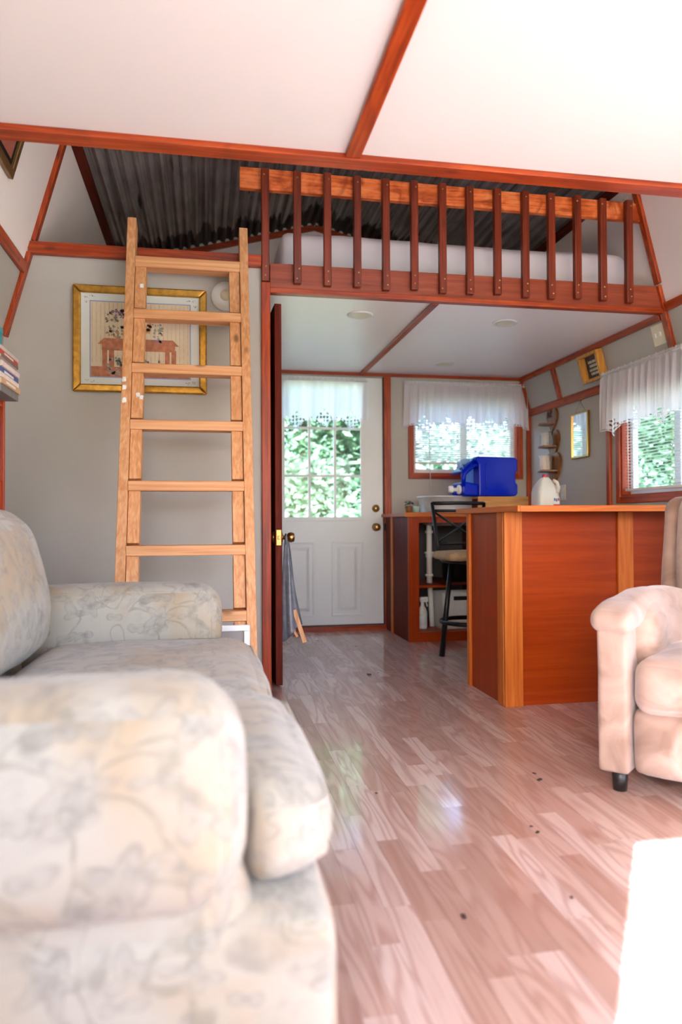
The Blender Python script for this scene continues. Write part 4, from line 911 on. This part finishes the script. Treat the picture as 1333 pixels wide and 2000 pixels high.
for a in ((4.47,4.72,1.835,1.855),(4.47,4.72,2.005,2.025),(4.47,4.492,1.855,2.005),(4.698,4.72,1.855,2.005)): leanbox(sx_,*a,.002,.055,'frame_side',wood('yellow_pine_box'+str(a[0])+str(a[2]),(176,112,40),(206,144,62),(222,166,86),'Z',.5),.002)
leanbox(sx_,4.492,4.698,1.855,2.005,.002,.008,'dark_print',plain('dark_print',(62,56,62),.5,var=.3,vs=30))
rw=random.Random(8)
for row,z in enumerate((1.965,1.938,1.911,1.886)):
    y=4.665-.01*(row%2)
    while y>4.53:
        wd=rw.uniform(.008,.02); leanbox(sx_,y-wd,y,z-.008,z+.008,.008,.0095,'print_stroke','cream',0); y-=wd+.007
sp = thing('light_switch','cream double light switch plate on the slope above the curtain','switch',(xr(1.95),3.86,1.9))
leanbox(sp,3.81,3.925,1.90,2.02,.001,.007,'plate','cream',.003)
for y in (3.845,3.89): leanbox(sp,y-.006,y+.006,1.948,1.972,.007,.016,'toggle','plastic',.002)
for k,(x,y,lab) in enumerate(((.885,4.12,'round recessed ceiling light nearest the dark door'),(1.79,4.14,'round recessed ceiling light above the bar'),(1.79,5.297,'round recessed ceiling light near the back window'))):
    e=thing('recessed_light',lab,'light',(x,y,ZC),group='recessed kitchen ceiling lights')
    MB().lathe([(.048,-.001),(.052,-.007),(.072,-.006),(.076,0)],(x,y,ZC),'Z',32).build('trim_ring','plastic',e,smooth=True)
    MB().lathe([(.049,-.0035),(.02,-.003)],(x,y,ZC),'Z',28).build('lens','cream',e)

# ------------------------------------------------------------------ debris on the floor
rd=random.Random(21)
DOORC='tiny dark crumb in the line of dirt just inside the white door'
spots=[(.66,5.50,.012,DOORC),(.70,5.53,.009,DOORC),(.78,5.50,.007,DOORC),(.84,5.53,.008,DOORC),(.90,5.50,.006,DOORC),(.98,5.52,.007,DOORC),
 (.80,5.25,.009,'dark crumb lying a step inside the white door'),(1.02,4.95,.006,'small crumb on the kitchen floor left of the stool'),
 (.905,4.02,.016,'largest dark leaf crumb, on the floor where the kitchen begins'),(.965,4.05,.006,'tiny crumb just right of the largest leaf crumb'),
 (1.09,2.27,.011,'nearer crumb of the pair on the floor left of the armchair'),(1.10,2.33,.008,'farther crumb of the pair on the floor left of the armchair'),
 (.90,1.93,.007,'farther crumb of the pair at the end of a pale strip'),(.90,1.89,.008,'nearer crumb of the pair at the end of a pale strip'),
 (.53,2.26,.006,'small crumb in the window reflection beside the sofa'),(.82,1.55,.006,'small crumb on the bright floor left of the sun patch'),(.55,1.52,.010,'greyish crumb on the bright floor nearest the sofa')]
for x,y,r,lab in spots:
    r*=.72
    o=MB().rbox(-r,r,-r*.7,r*.7,0,r*.5,r*.25,4,wob=r*.5,wscale=60).build('leaf_crumb','dirt'); o.location=(x,y,.0008); o.rotation_euler=(0,0,rd.uniform(0,6)); tag(o,lab,'debris','dirt crumbs by the door' if lab==DOORC else 'dirt crumbs on the floor')

# ------------------------------------------------------------------ outdoors
struct(MB().box(-30,30,-30,30,-.5,-.45).build('ground','grass'),'grass outside the cabin windows','ground')
def tree(x,y,h,r,n,leaf,label,seed):
    e=thing('tree',label,'tree',(x,y,-.45),group='trees outside the windows'); q=random.Random(seed)
    MB().tube([(x,y,-.45),(x+.1,y,h*.35),(x+.05,y+.1,h*.75)],[.13,.09,.04],10).build('trunk','bark',e,smooth=True)
    mb=MB(); cl=[(x+q.gauss(0,r*.45),y+q.gauss(0,r*.45),q.uniform(-.4,h)) for _ in range(44)]
    for _ in range(n):
        c=q.choice(cl); p=Vector((c[0]+q.gauss(0,.34),c[1]+q.gauss(0,.34),c[2]+q.gauss(0,.28))); a=Vector((q.uniform(-1,1),q.uniform(-1,1),q.uniform(-.6,.6))).normalized(); b=a.cross(Vector((q.uniform(-1,1),q.uniform(-1,1),1))).normalized(); s=q.uniform(.06,.11)
        mb.add([p-a*s,p+b*s*.5,p+a*s,p-b*s*.5],[(0,1,2,3)])
    mb.build('crown',leaf,e)
for k,a in enumerate(((-.2,13.2,5.0,1.9,12000,'leaf1','leafy green tree left of the door window'),(1.6,12.6,4.6,1.5,12000,'leaf2','pale leafy tree seen through the door panes'),(6.2,13.2,5.4,1.9,12000,'leaf2','bushy pale tree behind the kitchen window'),(4.6,17.0,7.0,2.4,12000,'leaf1','tall green tree far behind the kitchen window'),(9.4,13.0,5.0,1.6,12000,'leaf1','green tree outside the right hand window'),(11.6,17.5,6.0,2.2,12000,'leaf2','pale tree farther off outside the right hand window'),(2.5,14.4,2.6,1.7,12000,'leaf1','low green tree straight behind the door panes'),(3.4,19.5,7.0,2.4,12000,'leaf2','pale tall tree far behind the door'),(-3.2,17.0,6.5,2.2,12000,'leaf3','dark tree far left behind the back wall'))): tree(*a,seed=40+k)
